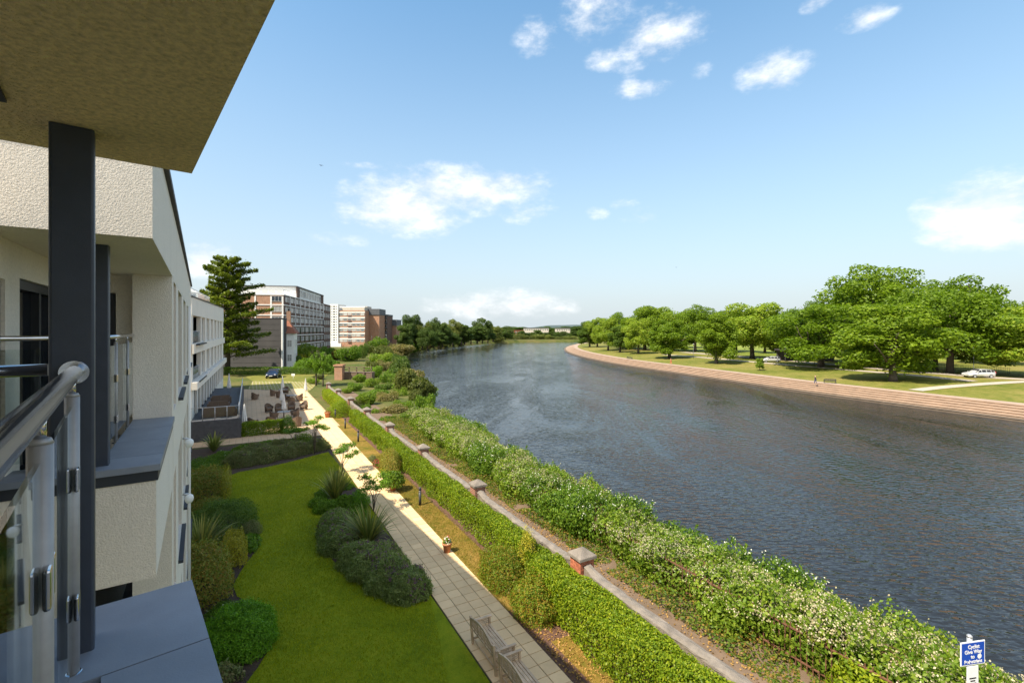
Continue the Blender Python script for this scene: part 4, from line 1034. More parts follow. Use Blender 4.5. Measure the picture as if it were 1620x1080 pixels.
# ------------------------------------------------------------------ small trees by the path
def tufted_tree(label, a, b, h, lean, k, tuft, mat='leaf_sumac', name='small_tree', bare=.35):
    loc = G3(a, b, .03); o = root(name, loc, label, 'tree'); t = MB(); tips = []
    for i in range(k):
        w = 2 * math.pi * i / k + random.uniform(-.4, .4); r = tuft * random.uniform(.6, 1.25)
        e = loc + Vector((math.cos(w) * r + lean[0], math.sin(w) * r + lean[1], h * random.uniform(.62, .97)))
        m_ = loc + Vector((lean[0] * .4 + math.cos(w) * r * .2, lean[1] * .4 + math.sin(w) * r * .2, h * bare * random.uniform(.9, 1.2)))
        t.tube([loc, loc + (m_ - loc) * .6 + Vector((random.uniform(-.05, .05), random.uniform(-.05, .05), 0)), m_, (m_ + e) / 2 + Vector((0, 0, .06)), e], [.02, .018, .015, .010, .005], 6); tips.append(e)
    t.build('trunk', M['bark'], o)
    P, D = [], []
    for e in tips:
        n = 190; d = rand_dir(n); P.append(np.array(e)[None] + d * rng.uniform(.08, .40, (n, 1)) * np.array([1, 1, .45])); D.append(np.array([[0, 0, 1.0]]).repeat(n, 0) + d * .3)
    P, D = np.concatenate(P) - np.array(loc)[None], np.concatenate(D)
    link('crown', leaf_mesh('crown', P, D, .15, .06, M[mat], .5), None, o)
    return o
tufted_tree('slim standard tree with a tufted crown at the far edge of the lawn', 36.6, 4.1, 2.8, (0, 0), 8, .75, bare=.6)
tufted_tree('small leaning tufted tree at the path edge behind the flax plant', 31.2, 5.05, 1.75, (.35, -.1), 6, .5)
tufted_tree('open branching tufted tree beside the path near the large flax plant', 23.8, 5.4, 1.95, (.1, 0), 6, .55)
tufted_tree('low wide tufted tree over the shrubs by the cross path', 39.6, 3.0, 1.5, (0, 0), 6, .7)
# ------------------------------------------------------------------ pots, bollards, benches
def pot(label, a, b, r, h):
    loc = G3(a, b, .05); o = root('plant_pot', loc, label, 'pot'); t = MB()
    t.lathe([(r * .68, 0), (r * .92, h * .78), (r * 1.06, h * .79), (r * 1.08, h), (r * .95, h), (r * .9, h * .9), (.001, h * .88)], loc, 20); t.build('pot', M['terracotta'], o)
    return o
o = pot('terracotta pot of small flowers on the path edge in the middle of the garden', 17.9, 6.98, .185, .38)
def potted(o, r, h, z, mat, n, leaf, fl=None):
    P, d = dome_points(r, r, h, n, .5, 9); P[:, 2] += z
    link('plant', leaf_mesh('plant', P, d, leaf, leaf * .5, M[mat], .9), None, o)
    if fl:
        P, d = dome_points(r, r, h * 1.1, 40, .1, 9); P[:, 2] += z; link('blossom', leaf_mesh('blossom', P, d, .07, .06, M[fl], 1), None, o)
potted(o, .16, .22, .34, 'leaf_elder', 220, .08, 'petal_white'); blades('spikes', Vector(o.location) + Vector((0, 0, .34)), 14, .3, .012, 'petal_red', o, .5, .3)
o = pot('terracotta pot with a bright green bushy plant on the path edge', 26.2, 7.0, .2, .36); potted(o, .62, .75, .3, 'leaf_lime', 2600, .12)
o = pot('round terracotta pot where the path meets the patio', 51.4, 7.0, .3, .55); potted(o, .25, .2, .5, 'leaf_brown', 200, .08)
for (a, lab) in ((23.4, 'black bollard light on the grass nearest the open tufted tree'), (39.1, 'black bollard light on the grass level with the far lawn edge'), (45.0, 'black bollard light on the grass level with the cross path'), (50.7, 'black bollard light farthest along the grass beside the terracotta pot')):
    loc = G3(a, 7.65, .03); o = root('bollard_light', loc, lab, 'bollard', 'bollard lights along the path')
    t = MB(); t.lathe([(.07, 0), (.07, .66)], loc, 16); t.build('post', M['bollard_black'], o)
    t = MB(); t.lathe([(.06, .66), (.06, .76)], loc, 16); t.build('lens', M['table_glass'], o)
    t = MB(); t.lathe([(.072, .76), (.072, .87), (.06, .90), (.02, .915)], loc, 16); t.build('cap', M['bollard_black'], o)
def bench(name, label, F, a0, a1, b0, group=None, L_=None, mat='bench_teak', arch=True, base=0.05):
    """back along n = b0, seat towards +n"""
    o = root(name, F.pt((a0 + a1) / 2, b0 + .3, base), label, 'bench', group); m = M[mat]; z = base; mid = (a0 + a1) / 2; hl = (a1 - a0) / 2
    def bx(nm, *q):
        b = MB(); b.fbox(F, q[0], q[1], q[2], q[3], z + q[4], z + q[5]); return bevel(b.build(nm, m, o), .006, 1)
    def topz(s): return .78 + (.16 * math.cos((s - mid) / hl * 1.57) if arch else .06)
    for s in (a0, a1 - .06):
        b = MB(); b.hexa([F.pt(s, b0 - .03, z), F.pt(s, b0 + .03, z), F.pt(s + .06, b0 + .03, z), F.pt(s + .06, b0 - .03, z)], [F.pt(s, b0 - .10, z + .82), F.pt(s, b0 - .04, z + .82), F.pt(s + .06, b0 - .04, z + .82), F.pt(s + .06, b0 - .10, z + .82)]); bevel(b.build('leg', m, o), .006, 1)
        bx('leg', s, s + .06, b0 + .50, b0 + .56, 0, .62)
        bx('arm_rail', s - .012, s + .072, b0 - .02, b0 + .60, .621, .655)
        for q in range(3): bx('side_slat', s + .015, s + .045, b0 - .01, b0 + .499, .46 + q * .05, .485 + q * .05)
        bx('stretcher', s + .012, s + .048, b0 + .031, b0 + .499, .12, .17)
    bx('stretcher', a0 + .06, a1 - .06, b0 + .0, b0 + .03, .12, .17)
    bx('front_rail', a0 + .06, a1 - .06, b0 + .50, b0 + .535, .34, .41)
    for q in range(6): bx('seat_slat', a0 + .04, a1 - .04, b0 + .03 + q * .088, b0 + .10 + q * .088, .412, .435)
    # arched back: curved top rail, lower rail, laths
    b = MB(); K = 12; prev = None
    for k in range(K + 1):
        s = a0 + .06 + (a1 - a0 - .12) * k / K; t = topz(s)
        cur = (F.pt(s, b0 - .105, z + t - .07), F.pt(s, b0 - .07, z + t - .07), F.pt(s, b0 - .07, z + t), F.pt(s, b0 - .105, z + t))
        if prev:
            b.hexa([prev[0], prev[1], cur[1], cur[0]], [prev[3], prev[2], cur[2], cur[3]])
        prev = cur
    b.build('top_rail', m, o)
    bx('back_rail', a0 + .06, a1 - .06, b0 - .065, b0 - .035, .47, .52)
    for q in range(5):
        zz = .56 + q * .056; n_ = b0 - .052 - q * .008; w_ = hl - .06 if zz < .70 else hl * .9 - .06
        bx('back_slat', mid - w_, mid + w_, n_ - .012, n_ + .008, zz, zz + .034)
    for q in range(7):
        s = a0 + .12 + (a1 - a0 - .24) * q / 6; t = topz(s) - .07
        b = MB(); b.hexa([F.pt(s - .015, b0 - .085, z + .52), F.pt(s - .015, b0 - .07, z + .52), F.pt(s + .015, b0 - .07, z + .52), F.pt(s + .015, b0 - .085, z + .52)], [F.pt(s - .015, b0 - .105, z + t), F.pt(s - .015, b0 - .09, z + t), F.pt(s + .015, b0 - .09, z + t), F.pt(s + .015, b0 - .105, z + t)]); b.build('back_post', m, o)
    return o
bench('garden_bench', 'weathered teak garden bench with an arched back on the slab path', G, 10.83, 12.33, 5.58)
bench('garden_bench', 'second weathered teak garden bench cut off by the bottom edge', G, 9.12, 10.62, 5.60)

# ------------------------------------------------------------------ river bank: fence, brambles, ivy, sign
fe = root('iron_fence', G3(14, 12.75), 'rusty iron bar fence overgrown by brambles', 'fence')
b_ = MB(); b_.box(-.011, .011, -.011, .011, 0, 1.12); bar_me = b_.mesh('bar', M['rust_iron'])
for k in range(150):
    o = link('bar', bar_me, None, fe); p = G3(2.5 + k * .15, 12.75, 0); o.location = p - OFF[fe]; o.rotation_euler = (random.uniform(-.03, .03), random.uniform(-.03, .03), random.uniform(0, 1))
for z in (.22, .98):
    b_ = MB(); b_.fbox(G, 2.4, 25, 12.732, 12.768, z, z + .035); b_.build('rail', M['rust_iron'], fe)
PRO = {}
def bramble_proto(key, leafmat, flower, nfl, seed, sprays=26, hh=1.5, n=7500):
    o = root('bramble_bush', (0, 0, 0)); r = random.Random(seed)
    bl = [(r.uniform(-1.0, 1.0), r.uniform(-.75, .75), r.uniform(.35, .85), r.uniform(.55, .85), r.uniform(.5, .75), r.uniform(.45, .7)) for _ in range(7)] + [(0, 0, .4, 1.3, .95, .6)]
    P, d = blob_points(bl, n, .45, .8, seed, .22); k = P[:, 2] > .02; P, d = P[k], d[k]
    shoots = []
    for i in range(sprays):
        j = rng.integers(len(P)); base = P[j]
        if base[2] < .75: continue
        dr = unit((d[j] * .5 + np.array([0, 0, .8]) + rng.normal(size=3) * .35)[None])[0]; ln = rng.uniform(.18, .5)
        shoots.append((base, dr, ln))
    SP = np.concatenate([b[None] + dr[None] * np.linspace(0, ln, 16)[:, None] + rng.normal(size=(16, 3)) * .035 for b, dr, ln in shoots]); SD = rand_dir(len(SP))
    link('foliage', leaf_mesh('foliage', np.concatenate([P, SP]), np.concatenate([d, SD]), .105, .07, M[leafmat], .8), None, o)
    if flower:
        k = (d[:, 2] > .05) & (P[:, 2] > .6) & (lumps(P, 2.2, seed) > -.25); Q, qd = P[k][:nfl], d[k][:nfl]
        tip = np.array([b + dr * ln for b, dr, ln in shoots]); Q = np.concatenate([Q * 1.02, tip]); qd = np.concatenate([qd, rand_dir(len(tip))])
        C = np.repeat(Q, 5, 0) + rng.normal(size=(len(Q) * 5, 3)) * .045
        link('blossom', leaf_mesh('blossom', C, np.repeat(qd, 5, 0), .05, .038, M[flower], 1.0), None, o)
    t = MB()
    for i in range(16):
        w = r.uniform(0, 6.28); q = r.uniform(.4, 1.0); t.tube([(math.cos(w) * .3, math.sin(w) * .3, 0), (math.cos(w) * q * .7, math.sin(w) * q * .5, 1.0), (math.cos(w) * q * 1.3, math.sin(w) * q * .9, r.uniform(.6, 1.1))], [.009, .008, .004], 4)
    t.build('stem', M['rust_iron'], o)
    PRO[key] = o
OFF_USED = set()
def put(key, loc, rz, sc, label, cat, group=None, name=None, mat=None):
    src = PRO[key]
    if key not in OFF_USED: OFF_USED.add(key); o = src
    else: o = copy_tree(src)
    place(o, loc, rz, sc); tag(o, label, cat, group)
    if name: o.name = name
    if mat:
        for c in o.children:
            if c.name.split('.')[0] in ('foliage', 'crown'): c.material_slots[0].link = 'OBJECT'; c.material_slots[0].material = M[mat]
    return o
for i, (k, lm, fm, nf) in enumerate((('b0', 'leaf_bramble', 'petal_cream', 640), ('b1', 'leaf_bramble', 'petal_cream', 420), ('b2', 'leaf_elder', 'petal_white', 90), ('b3', 'leaf_bramble', 'petal_cream', 850), ('b4', 'leaf_elder', None, 0))):
    bramble_proto(k, lm, fm, nf, 21 + i)
seq = ['b0', 'b3', 'b1', 'b3', 'b0', 'b1', 'b3', 'b0', 'b2', 'b4', 'b2', 'b0', 'b1', 'b3', 'b2', 'b0', 'b3', 'b1', 'b0', 'b3']
ORD = 'first second third fourth fifth sixth seventh eighth ninth tenth eleventh twelfth thirteenth fourteenth fifteenth sixteenth seventeenth eighteenth nineteenth twentieth'.split()
ORD += ['twenty ' + q for q in ORD[:9]] + ['thirtieth'] + ['thirty ' + q for q in ORD[:9]]
for i in range(25):
    a = 1.6 + i * 1.75; k = seq[i % len(seq)]; el = k in ('b2', 'b4')
    w_ = 13.5 + (0 if a < 30 else (a - 30) * .07)
    hs_ = random.uniform(1.0, 1.3) * (1.18 if el else 1.0)
    lab = ('green elder bush' if el else 'cream flowering bramble') + ' beside the fence, ' + ORD[i] + ' bush from the blue sign'
    put(k, G3(a + random.uniform(-.3, .3), w_ + random.uniform(-.15, .35) - (.35 if el else 0), -.05), G.ang + random.choice((0, math.pi)) + random.uniform(-.3, .3), (random.uniform(1.05, 1.25), random.uniform(1.0, 1.25), hs_), lab, 'bush', 'bushes beside the fence')
for i in range(22):
    a = 2.4 + i * 1.95; k = ['b3', 'b1', 'b0', 'b3', 'b2', 'b1', 'b4'][i % 7]; el = k in ('b2', 'b4')
    lab = ('green elder bush' if el else 'cream flowering bramble') + ' next to the water, ' + ORD[i] + ' bush from the blue sign'
    put(k, G3(a + random.uniform(-.3, .3), 15.25 + (0 if a < 30 else (a - 30) * .12), -.75), G.ang + random.uniform(-.4, .4), (1.2, 1.1, random.uniform(1.15, 1.5)), lab, 'bush', 'bushes next to the water')
def ground_leaves(name, poly, n, leaf, mat, label, hmax=.25, seed=0):
    A = np.array(poly); lo, hi = A.min(0), A.max(0); P = rng.uniform(lo, hi, (n, 2)); q = np.stack([P[:, 0], P[:, 1], P[:, 0] * 0], 1)
    l = lumps(q, 1.3, seed); P = P[l > -.8]; l = l[l > -.8]; z = .04 + hmax * np.clip(l + .45, 0, 1) * rng.random(len(P))
    X = np.stack([P[:, 0] * G.e.x + P[:, 1] * G.n.x, P[:, 0] * G.e.y + P[:, 1] * G.n.y, z], 1)
    o = link(name, leaf_mesh(name, X, np.array([[0, 0, 1.0]]).repeat(len(X), 0), leaf, leaf * .8, M[mat], .7)); tag(o, label, 'ivy', kind='stuff')
ground_leaves('ivy', [(0, 11.55), (48, 14.0)], 62000, .085, 'leaf_ivy', 'ivy and fallen leaves carpeting the foot of the bank', .3, 4)
ground_leaves('leaf_litter', [(0, 11.2), (45, 11.9)], 2500, .07, 'leaf_brown', 'brown leaf litter along the riverside path', .03, 6)
ground_leaves('bank_growth', [(-3, 12.8), (50, 17.2)], 16000, .12, 'leaf_bramble', 'low green growth under the brambles', .4, 9) if False else None
bush('yellow_bramble', 'small bramble with yellowing leaves in front of the rusty fence', 'bush', G3(9.3, 12.5, .02), .7, .5, 1.0, .11, 'leaf_lime', 2200)
bush('yellow_bramble', 'patch of yellow leaved bramble at the fence foot nearest the sign', 'bush', G3(5.6, 12.6, .02), .8, .5, 1.1, .11, 'leaf_hedge_lime', 2400)
ground_leaves('bark_chips', [(2, 7.25), (13.2, 8.3)], 2600, .06, 'leaf_brown', 'bark chips around the bottom hedge', .02, 3)

# blue path sign
sg = far(1538, 8.0, 0); sr = root('path_sign', (sg.x, sg.y, 0), 'blue and white cyclist notice on a galvanised pole at the bottom right', 'sign')
FS = Frame((.985, .17), (sg.x, sg.y))   # faces the viewer
b_ = MB(); b_.tube([FS.pt(0, -.04, 0), FS.pt(0, -.04, 3.76)], .038, 14); b_.lathe([(.04, 0), (.04, .03), (.02, .05)], FS.pt(0, -.04, 3.76), 14); b_.build('pole', M['galvanised'], sr)
b_ = MB(); SW, SH, SZ = .505, .40, 3.325
b_.fbox(FS, -SW / 2, SW / 2, .0, .012, SZ, SZ + SH); pl = bevel(b_.build('panel', M['sign_white'], sr), .004)
b_ = MB(); b_.fbox(FS, -SW / 2 + .02, SW / 2 - .02, .0125, .0145, SZ + .02, SZ + SH - .02); b_.build('blue_face', M['sign_blue'], pl)
def lettering(txt, size, x, z, parent, mat, n=.0165):
    cu = bpy.data.curves.new('lettering', 'FONT'); cu.body = txt; cu.size = size; cu.align_x = 'CENTER'; cu.extrude = .0008; cu.offset = .0022 if size > .05 else .0008
    tmp = bpy.data.objects.new('tmp', cu); COL.objects.link(tmp); bpy.context.view_layer.update()
    me = bpy.data.meshes.new_from_object(tmp.evaluated_get(bpy.context.evaluated_depsgraph_get())); bpy.data.objects.remove(tmp)
    o = link('lettering', me, None, parent); me.materials.clear(); me.materials.append(M[mat])
    o.location = FS.pt(x, n, z) - OFF[parent]; o.rotation_euler = (R(90), 0, FS.ang); return o
for t_, z_, x_ in (('Cyclist', .285, .01), ('Give Way', .20, 0), ('to', .118, -.01), ('Pedestrians', .04, 0)):
    lettering(t_, .087 if t_ != 'Pedestrians' else .08, x_, SZ + z_, pl, 'sign_white')
b_ = MB()
cpt = [FS.pt(.13 + .043 * math.cos(k * math.pi / 9), .0165, SZ + .142 + .043 * math.sin(k * math.pi / 9)) for k in range(18)]
b_.quad(*cpt[::-1]); b_.build('round_sticker', M['sign_white'], pl)
b_ = MB(); b_.fbox(FS, -.115, .115, .0, .010, 2.82, 3.3); p2 = b_.build('lower_plate', M['sign_white'], sr)
b_ = MB()
for z_, w_ in ((3.09, .14), (3.045, .10), (3.0, .14)): b_.fbox(FS, -w_ / 2, w_ / 2, .0105, .012, z_, z_ + .022)
b_.build('plate_print', M['sign_black'], p2)

# ------------------------------------------------------------------ patio furniture
def arm_chair(loc, rz):
    o = root('rattan_armchair', (0, 0, 0))
    def prt(nm, fn, mat='rattan'): b = MB(); fn(b); return b.build(nm, M[mat], o)
    prt('seat', lambda b: b.box(-.27, .27, -.27, .27, .25, .42))
    def back(b):
        K = 10; prev = None
        for k in range(K + 1):
            t = k / K; w = math.pi * (t - .5) * 1.16; x = math.sin(w) * .335; y = -math.cos(w) * .335 + .02; h = .60 + .27 * math.cos((t - .5) * math.pi) ** 2
            i_ = .86; cur = [(x, y, .05), (x * i_, y * i_, .05), (x * i_ * 1.05, y * i_ * 1.05, h), (x * 1.12, y * 1.12, h)]
            if prev: b.hexa([prev[0], cur[0], cur[1], prev[1]], [prev[3], cur[3], cur[2], prev[2]])
            prev = cur
    prt('backrest', back)
    for sx in (-1, 1):
        prt('arm', lambda b: b.box(sx * .29 - .045, sx * .29 + .045, .0, .31, .40, .62)); 
        prt('leg', lambda b: b.tube([(sx * .25, .25, 0), (sx * .25, .25, .25)], .024, 6)); prt('leg', lambda b: b.tube([(sx * .23, -.22, 0), (sx * .23, -.22, .25)], .024, 6))
    prt('cushion', lambda b: b.box(-.24, .24, -.22, .25, .42, .47), 'cushion_brown')
    return o
chair0 = arm_chair(None, 0); first = [True]
def chair(loc, face, label, group=None):
    o = chair0 if first[0] else copy_tree(chair0); first[0] = False
    place(o, loc, face, 1.12); tag(o, label, 'chair', group or 'rattan armchairs on the patio')
def table(loc, label, r=.62):
    o = root('round_table', loc, label, 'table'); b = MB(); b.lathe([(r, .70), (r, .735)], loc, 24); b.build('tabletop', M['table_glass'], o)
    b = MB(); b.lathe([(.28, 0), (.26, .03), (.06, .10), (.05, .70)], loc, 12); b.build('base', M['rattan'], o)
def parasol(loc, label, h=2.55, base=0):
    o = root('closed_parasol', loc, label, 'parasol'); L3 = Vector(loc)
    b = MB(); b.tube([L3, L3 + Vector((0, 0, h))], .022, 8); b.build('pole', M['galvanised'], o)
    b = MB(); i0 = 0; prof = [(.10, .95), (.20, 1.0), (.19, 1.25), (.13, 1.7), (.085, 2.1), (.045, 2.42), (.01, h + .03)]; sg = 16
    for (r, z) in prof:
        for j in range(sg):
            w = 2 * math.pi * j / sg; rr = r * (1.12 if j % 2 else .74); b.v.append((L3.x + rr * math.cos(w), L3.y + rr * math.sin(w), L3.z + z))
    for k in range(len(prof) - 1):
        for j in range(sg): a_ = k * sg + j; c_ = k * sg + (j + 1) % sg; b.f.append((a_, c_, c_ + sg, a_ + sg)); b.sm.append(False)
    b.build('canopy', M['parasol_cloth'], o)
    b = MB(); b.lathe([(.25, 0), (.25, .05), (.05, .08)], loc, 14); b.build('foot', M['bollard_black'], o)
gpt = lambda u, v, z=.04: at(u, v, z)
sets = [(450, 663, 'nearest the low hedge'), (462, 638, 'in the middle of the patio'), (447, 623, 'farthest from the lawn')]
T1, T2, T3 = gpt(449, 662), gpt(462, 634), gpt(447, 624)
table(T1, 'round table nearest the low hedge on the patio'); table(T2, 'round table in the middle of the patio', .7); table(T3, 'round table at the far end of the patio beside the grass paving')
parasol(T1 + Vector((0, 0, 0)), 'closed white parasol through the table nearest the low hedge')
parasol(gpt(445.5, 646), 'closed white parasol standing behind the nearest patio table')
parasol(T2 + Vector((.4, 3, 0)), 'closed white parasol at the right of the far patio tables')
parasol(T3, 'closed white parasol through the far table below the parked car')
cs = [(433, 664, 1, 'T1'), (428, 674, 1, 'T1'), (467, 660, -1, 'T1'), (470, 674, -1, 'T1'), (461, 649, -1, ''), (441, 652, 1, ''), (425, 652, 1, ''), (461, 640, 1, ''), (474, 634, -1, ''), (481, 648, -1, ''), (453, 634, 1, ''), (432, 626, 1, ''), (442, 629, 1, ''), (452, 622, -1, ''), (399, 676, 1, ''), (403, 632, 1, '')]
clab = ['rattan armchair left of the nearest patio table', 'rattan armchair behind the low hedge left of the nearest table', 'rattan armchair right of the nearest patio table', 'rattan armchair half hidden by the rounded shrub', 'rattan armchair with its back turned right of the parasols', 'rattan armchair just left of the nearest parasol', 'rattan armchair alone on the left side of the patio', 'rattan armchair with its back turned at the middle table', 'rattan armchair on the right of the middle table', 'rattan armchair alone at the sunny right edge of the patio', 'rattan armchair left of the middle table', 'leftmost rattan armchair at the far table', 'rattan armchair with its back turned at the far table', 'rattan armchair right of the far parasol', 'rattan armchair below the terrace nearest the low hedge', 'rattan armchair against the terrace wall at the far end']
tabs = [T1, T2, T3]
for (u, v, sd, _), lab in zip(cs, clab):
    p = gpt(u, v); t = min(tabs, key=lambda q: (q - p).length); d = t - p
    chair(p, math.atan2(d.y, d.x) - R(90) + random.uniform(-.2, .2), lab)
# terrace sofas
def sofa(F, a, b, n, label):
    o = root('rattan_sofa', F.pt(a, b, 1.5), label, 'sofa')
    for k in range(n):
        s = b + k * .78; q = MB(); q.fbox(F, a - .38, a + .38, s, s + .76, 1.5, 1.88); q.build('seat', M['rattan'], o)
        q = MB(); q.fbox(F, a - .50, a - .385, s, s + .76, 1.5, 2.34); q.build('backrest', M['rattan'], o)
        q = MB(); q.fbox(F, a - .33, a + .36, s + .04, s + .72, 1.881, 1.98); q.build('cushion', M['cushion_brown'], o)
    for s in (b - .13, b + n * .78):
        q = MB(); q.fbox(F, a - .45, a + .38, s, s + .12, 1.5, 2.12); q.build('arm', M['rattan'], o)
sofa(G, 48.4, -3.4, 3, 'rattan three seat sofa nearest the glass on the terrace')
sofa(G, 52.5, -3.3, 2, 'rattan two seat sofa in the middle of the terrace')
sofa(G, 57.0, -3.3, 2, 'rattan two seat sofa at the back of the terrace')
parasol(G3(62.0, -2.0, 1.5), 'closed white parasol standing on the terrace by the wing', 2.6)
parasol(G3(47.6, -.38, .04), 'closed white parasol leaning close to the terrace corner', 2.45)
# low sign post on the grass paving
p = at(464, 602); sp_ = root('parking_sign', p, 'small white sign on a short post beside the parked car', 'sign')
b_ = MB(); b_.tube([p, p + Vector((0, 0, 1.2))], .04, 8); b_.build('post', M['white_paint'], sp_)
b_ = MB(); b_.box(p.x - .3, p.x + .3, p.y - .07, p.y - .045, p.z + .85, p.z + 1.25); b_.build('panel', M['white_paint'], sp_)

# ------------------------------------------------------------------ cars
def car(label, loc, rz, paint, estate=True, group=None):
    o = root('parked_car', (0, 0, 0), label, 'car', group)
    # profile along x (front +): (x, bottom, belt, roof) and half widths
    st = [(-2.25, .42, .80, .80, .70), (-2.18, .30, .95, 1.02, .80), (-1.95, .24, .98, 1.36, .87), (-1.4, .22, .97, 1.46, .89), (-.6, .22, .96, 1.50, .90), (.2, .22, .95, 1.48, .90), (.75, .22, .95, 1.22, .90), (1.15, .22, .93, .96, .89), (1.8, .24, .82, .84, .86), (2.15, .30, .70, .72, .78), (2.28, .42, .60, .60, .66)]
    b = MB(); rows = []
    for (x, z0, zb, zr, hw) in st:
        tw = hw * (.76 if zr - zb > .2 else .92); row = [(hw * .94, z0), (hw, (z0 + zb) / 2), (hw * .985, zb), (tw, zr - .03), (tw * .7, zr), (-tw * .7, zr), (-tw, zr - .03), (-hw * .985, zb), (-hw, (z0 + zb) / 2), (-hw * .94, z0)]
        rows.append([(x, y, z) for y, z in row])
    for r_ in rows: b.v += r_
    m_ = 10
    for i in range(len(rows) - 1):
        for j in range(m_):
            q = i * m_ + j; w = i * m_ + (j + 1) % m_; b.f.append((q, w, w + m_, q + m_)); b.sm.append(True)
    b.f.append(tuple(range(m_))[::-1]); b.f.append(tuple((len(rows) - 1) * m_ + k for k in range(m_))); b.sm += [False, False]
    body = b.build('body', M[paint], o)
    def lerp_row(i, j, t, k): return tuple(Vector(rows[i][k]).lerp(Vector(rows[j][k]), t))
    # glass: side windows, windscreen, rear
    for sy in (0, 1):
        lo, hi = (2, 3) if sy == 0 else (7, 6); sgn = 1 if sy == 0 else -1
        for (i0, i1) in ((2, 3), (3, 4), (4, 5), (5, 6)):
            g = MB(); P4 = []
            for i, t in ((i0, .10), (i1, -.10)):
                k = i; a_ = Vector(rows[i0][lo]).lerp(Vector(rows[i1][lo]), .06 if i == i0 else .94); c_ = Vector(rows[i0][hi]).lerp(Vector(rows[i1][hi]), .06 if i == i0 else .94)
                P4.append((a_.lerp(c_, .08), a_.lerp(c_, .90)))
            off_ = Vector((0, sgn * .012, .004)); q = [P4[0][0] + off_, P4[1][0] + off_, P4[1][1] + off_, P4[0][1] + off_]
            g.quad(*(q if sgn > 0 else q[::-1])); g.build('side_window', M['dark_pane'], o)
    g = MB(); a_, c_ = rows[5], rows[7]
    g.quad(*[Vector(x) + Vector((.02, 0, .02)) for x in (Vector(c_[2]).lerp(Vector(a_[3]), .08) * 1.0, Vector(c_[7]).lerp(Vector(a_[6]), .08), Vector(c_[7]).lerp(Vector(a_[6]), .88), Vector(c_[2]).lerp(Vector(a_[3]), .88))]); 
    g = MB(); ws = [(1.10, .80, .99), (1.10, -.80, .99), (.30, -.62, 1.485), (.30, .62, 1.485)]; g.quad(*[(x, y, z) for x, y, z in ws]); g.build('windscreen', M['dark_pane'], o)
    g = MB(); rw = [(-2.21, -.72, 1.03), (-2.21, .72, 1.03), (-1.99, .60, 1.38), (-1.99, -.60, 1.38)]; g.quad(*rw); g.build('rear_window', M['dark_pane'], o)
    for sy in (-1, 1):
        g = MB(); g.box(2.04, 2.20, sy * .62 - .14, sy * .62 + .14, .60, .74); bevel(g.build('headlight', M['lamp_clear'], o), .03)
        g = MB(); g.box(-2.25, -2.12, sy * .70 - .09, sy * .70 + .09, .72, 1.12); bevel(g.build('tail_light', M['lamp_red'], o), .02)
        g = MB(); g.box(.85, 1.0, sy * .93 - .06, sy * .93 + .06, .95, 1.08); g.build('mirror', M[paint], o)
        for x in (-1.35, 1.42):
            w = MB(); w.tube([(x, sy * .70, .31), (x, sy * .915, .31)], .32, 20); wo = w.build('wheel', M['tyre'], o)
            w = MB(); w.tube([(x, sy * .90, .31), (x, sy * .925, .31)], .21, 14); w.build('rim', M['galvanised'], wo)
    g = MB(); g.box(2.262, 2.29, -.26, .26, .44, .55); g.build('number_plate', M['plate_white'], o)
    g = MB(); g.box(-2.275, -2.24, -.26, .26, .60, .71); g.build('number_plate', M['petal_yellow'], o)
    g = MB(); g.box(2.16, 2.25, -.45, .45, .56, .66); g.build('grille', M['door_frame'], o)
    place(o, loc, rz, 1.08); return o
car('dark navy car parked nose towards the patio on the far lawn', at(433, 597, .03), R(-75), 'car_navy')
car('silver estate car parked under the big park trees by the lamp post', atR(1548, 597.0), R(178), 'car_silver')
car('silver car partly hidden behind the park trees near the young tree', atR(1219, 572.5), R(172), 'car_silver')

# ------------------------------------------------------------------ buildings beyond the garden
# dark clad gable building
pg = at(447, 583); gx = root('clad_building', (pg.x - 7, pg.y + 5, 0), 'windowless dark grey clad building behind the cedar', 'building')
FG = Frame((1, .03), (pg.x, pg.y))
b_ = MB(); b_.fbox(FG, -22, 0, -2.2, 0, 0, 11.6); b_.build('wall', M['dark_cladding'], gx)
for k in range(9):
    b_ = MB(); b_.fbox(FG, -22, -.02, .003, .035, .08 + k * 1.28, 1.28 + k * 1.28); b_.build('cladding_panel', M['dark_cladding'], gx)
b_ = MB(); b_.fbox(FG, -.25, .06, -.4, .12, 0, 11.45); b_.build('corner_trim', M['white_paint'], gx)
b_ = MB(); b_.fbox(FG, -22.1, .05, -2.3, .1, 11.61, 11.8); b_.build('roof_edge', M['slate_edge'], gx)
# white house behind
hx = root('white_house', (pg.x + 2, pg.y + 9, 0), 'small white house with a red tiled roof squeezed beside the dark clad building', 'house')
FHs = Frame((-.35, .94), (pg.x + 1.5, pg.y + 2.6))
b_ = MB(); b_.fbox(FHs, 0, 9, -3, -.0, 0, 8.2); b_.build('wall', M['white_paint'], hx)
b_ = MB(); b_.hexa([FHs.pt(s, n, 8.203) for s, n in ((-.5, -3.4), (-.5, .5), (9.4, .5), (9.4, -3.4))], [FHs.pt(s, n, 11.2) for s, n in ((2.5, -1.8), (2.5, -1.4), (7, -1.4), (7, -1.8))]); rf_ = b_.build('roof', M['roof_tile'], hx)
b_ = MB(); b_.fbox(FHs, 2.6, 3.8, -1.9, -1.0, 9.5, 13.6); b_.build('chimney', M['brick_orange'], rf_)
for k in range(3):
    b_ = MB(); b_.lathe([(.14, 0), (.12, .5), (.18, .52), (.18, .6)], FHs.pt(2.8 + k * .4, -1.45, 13.6), 8); b_.build('chimney_pot', M['bollard_black'], rf_)
FHv = Frame(tuple(FHs.n), tuple(FHs.o))
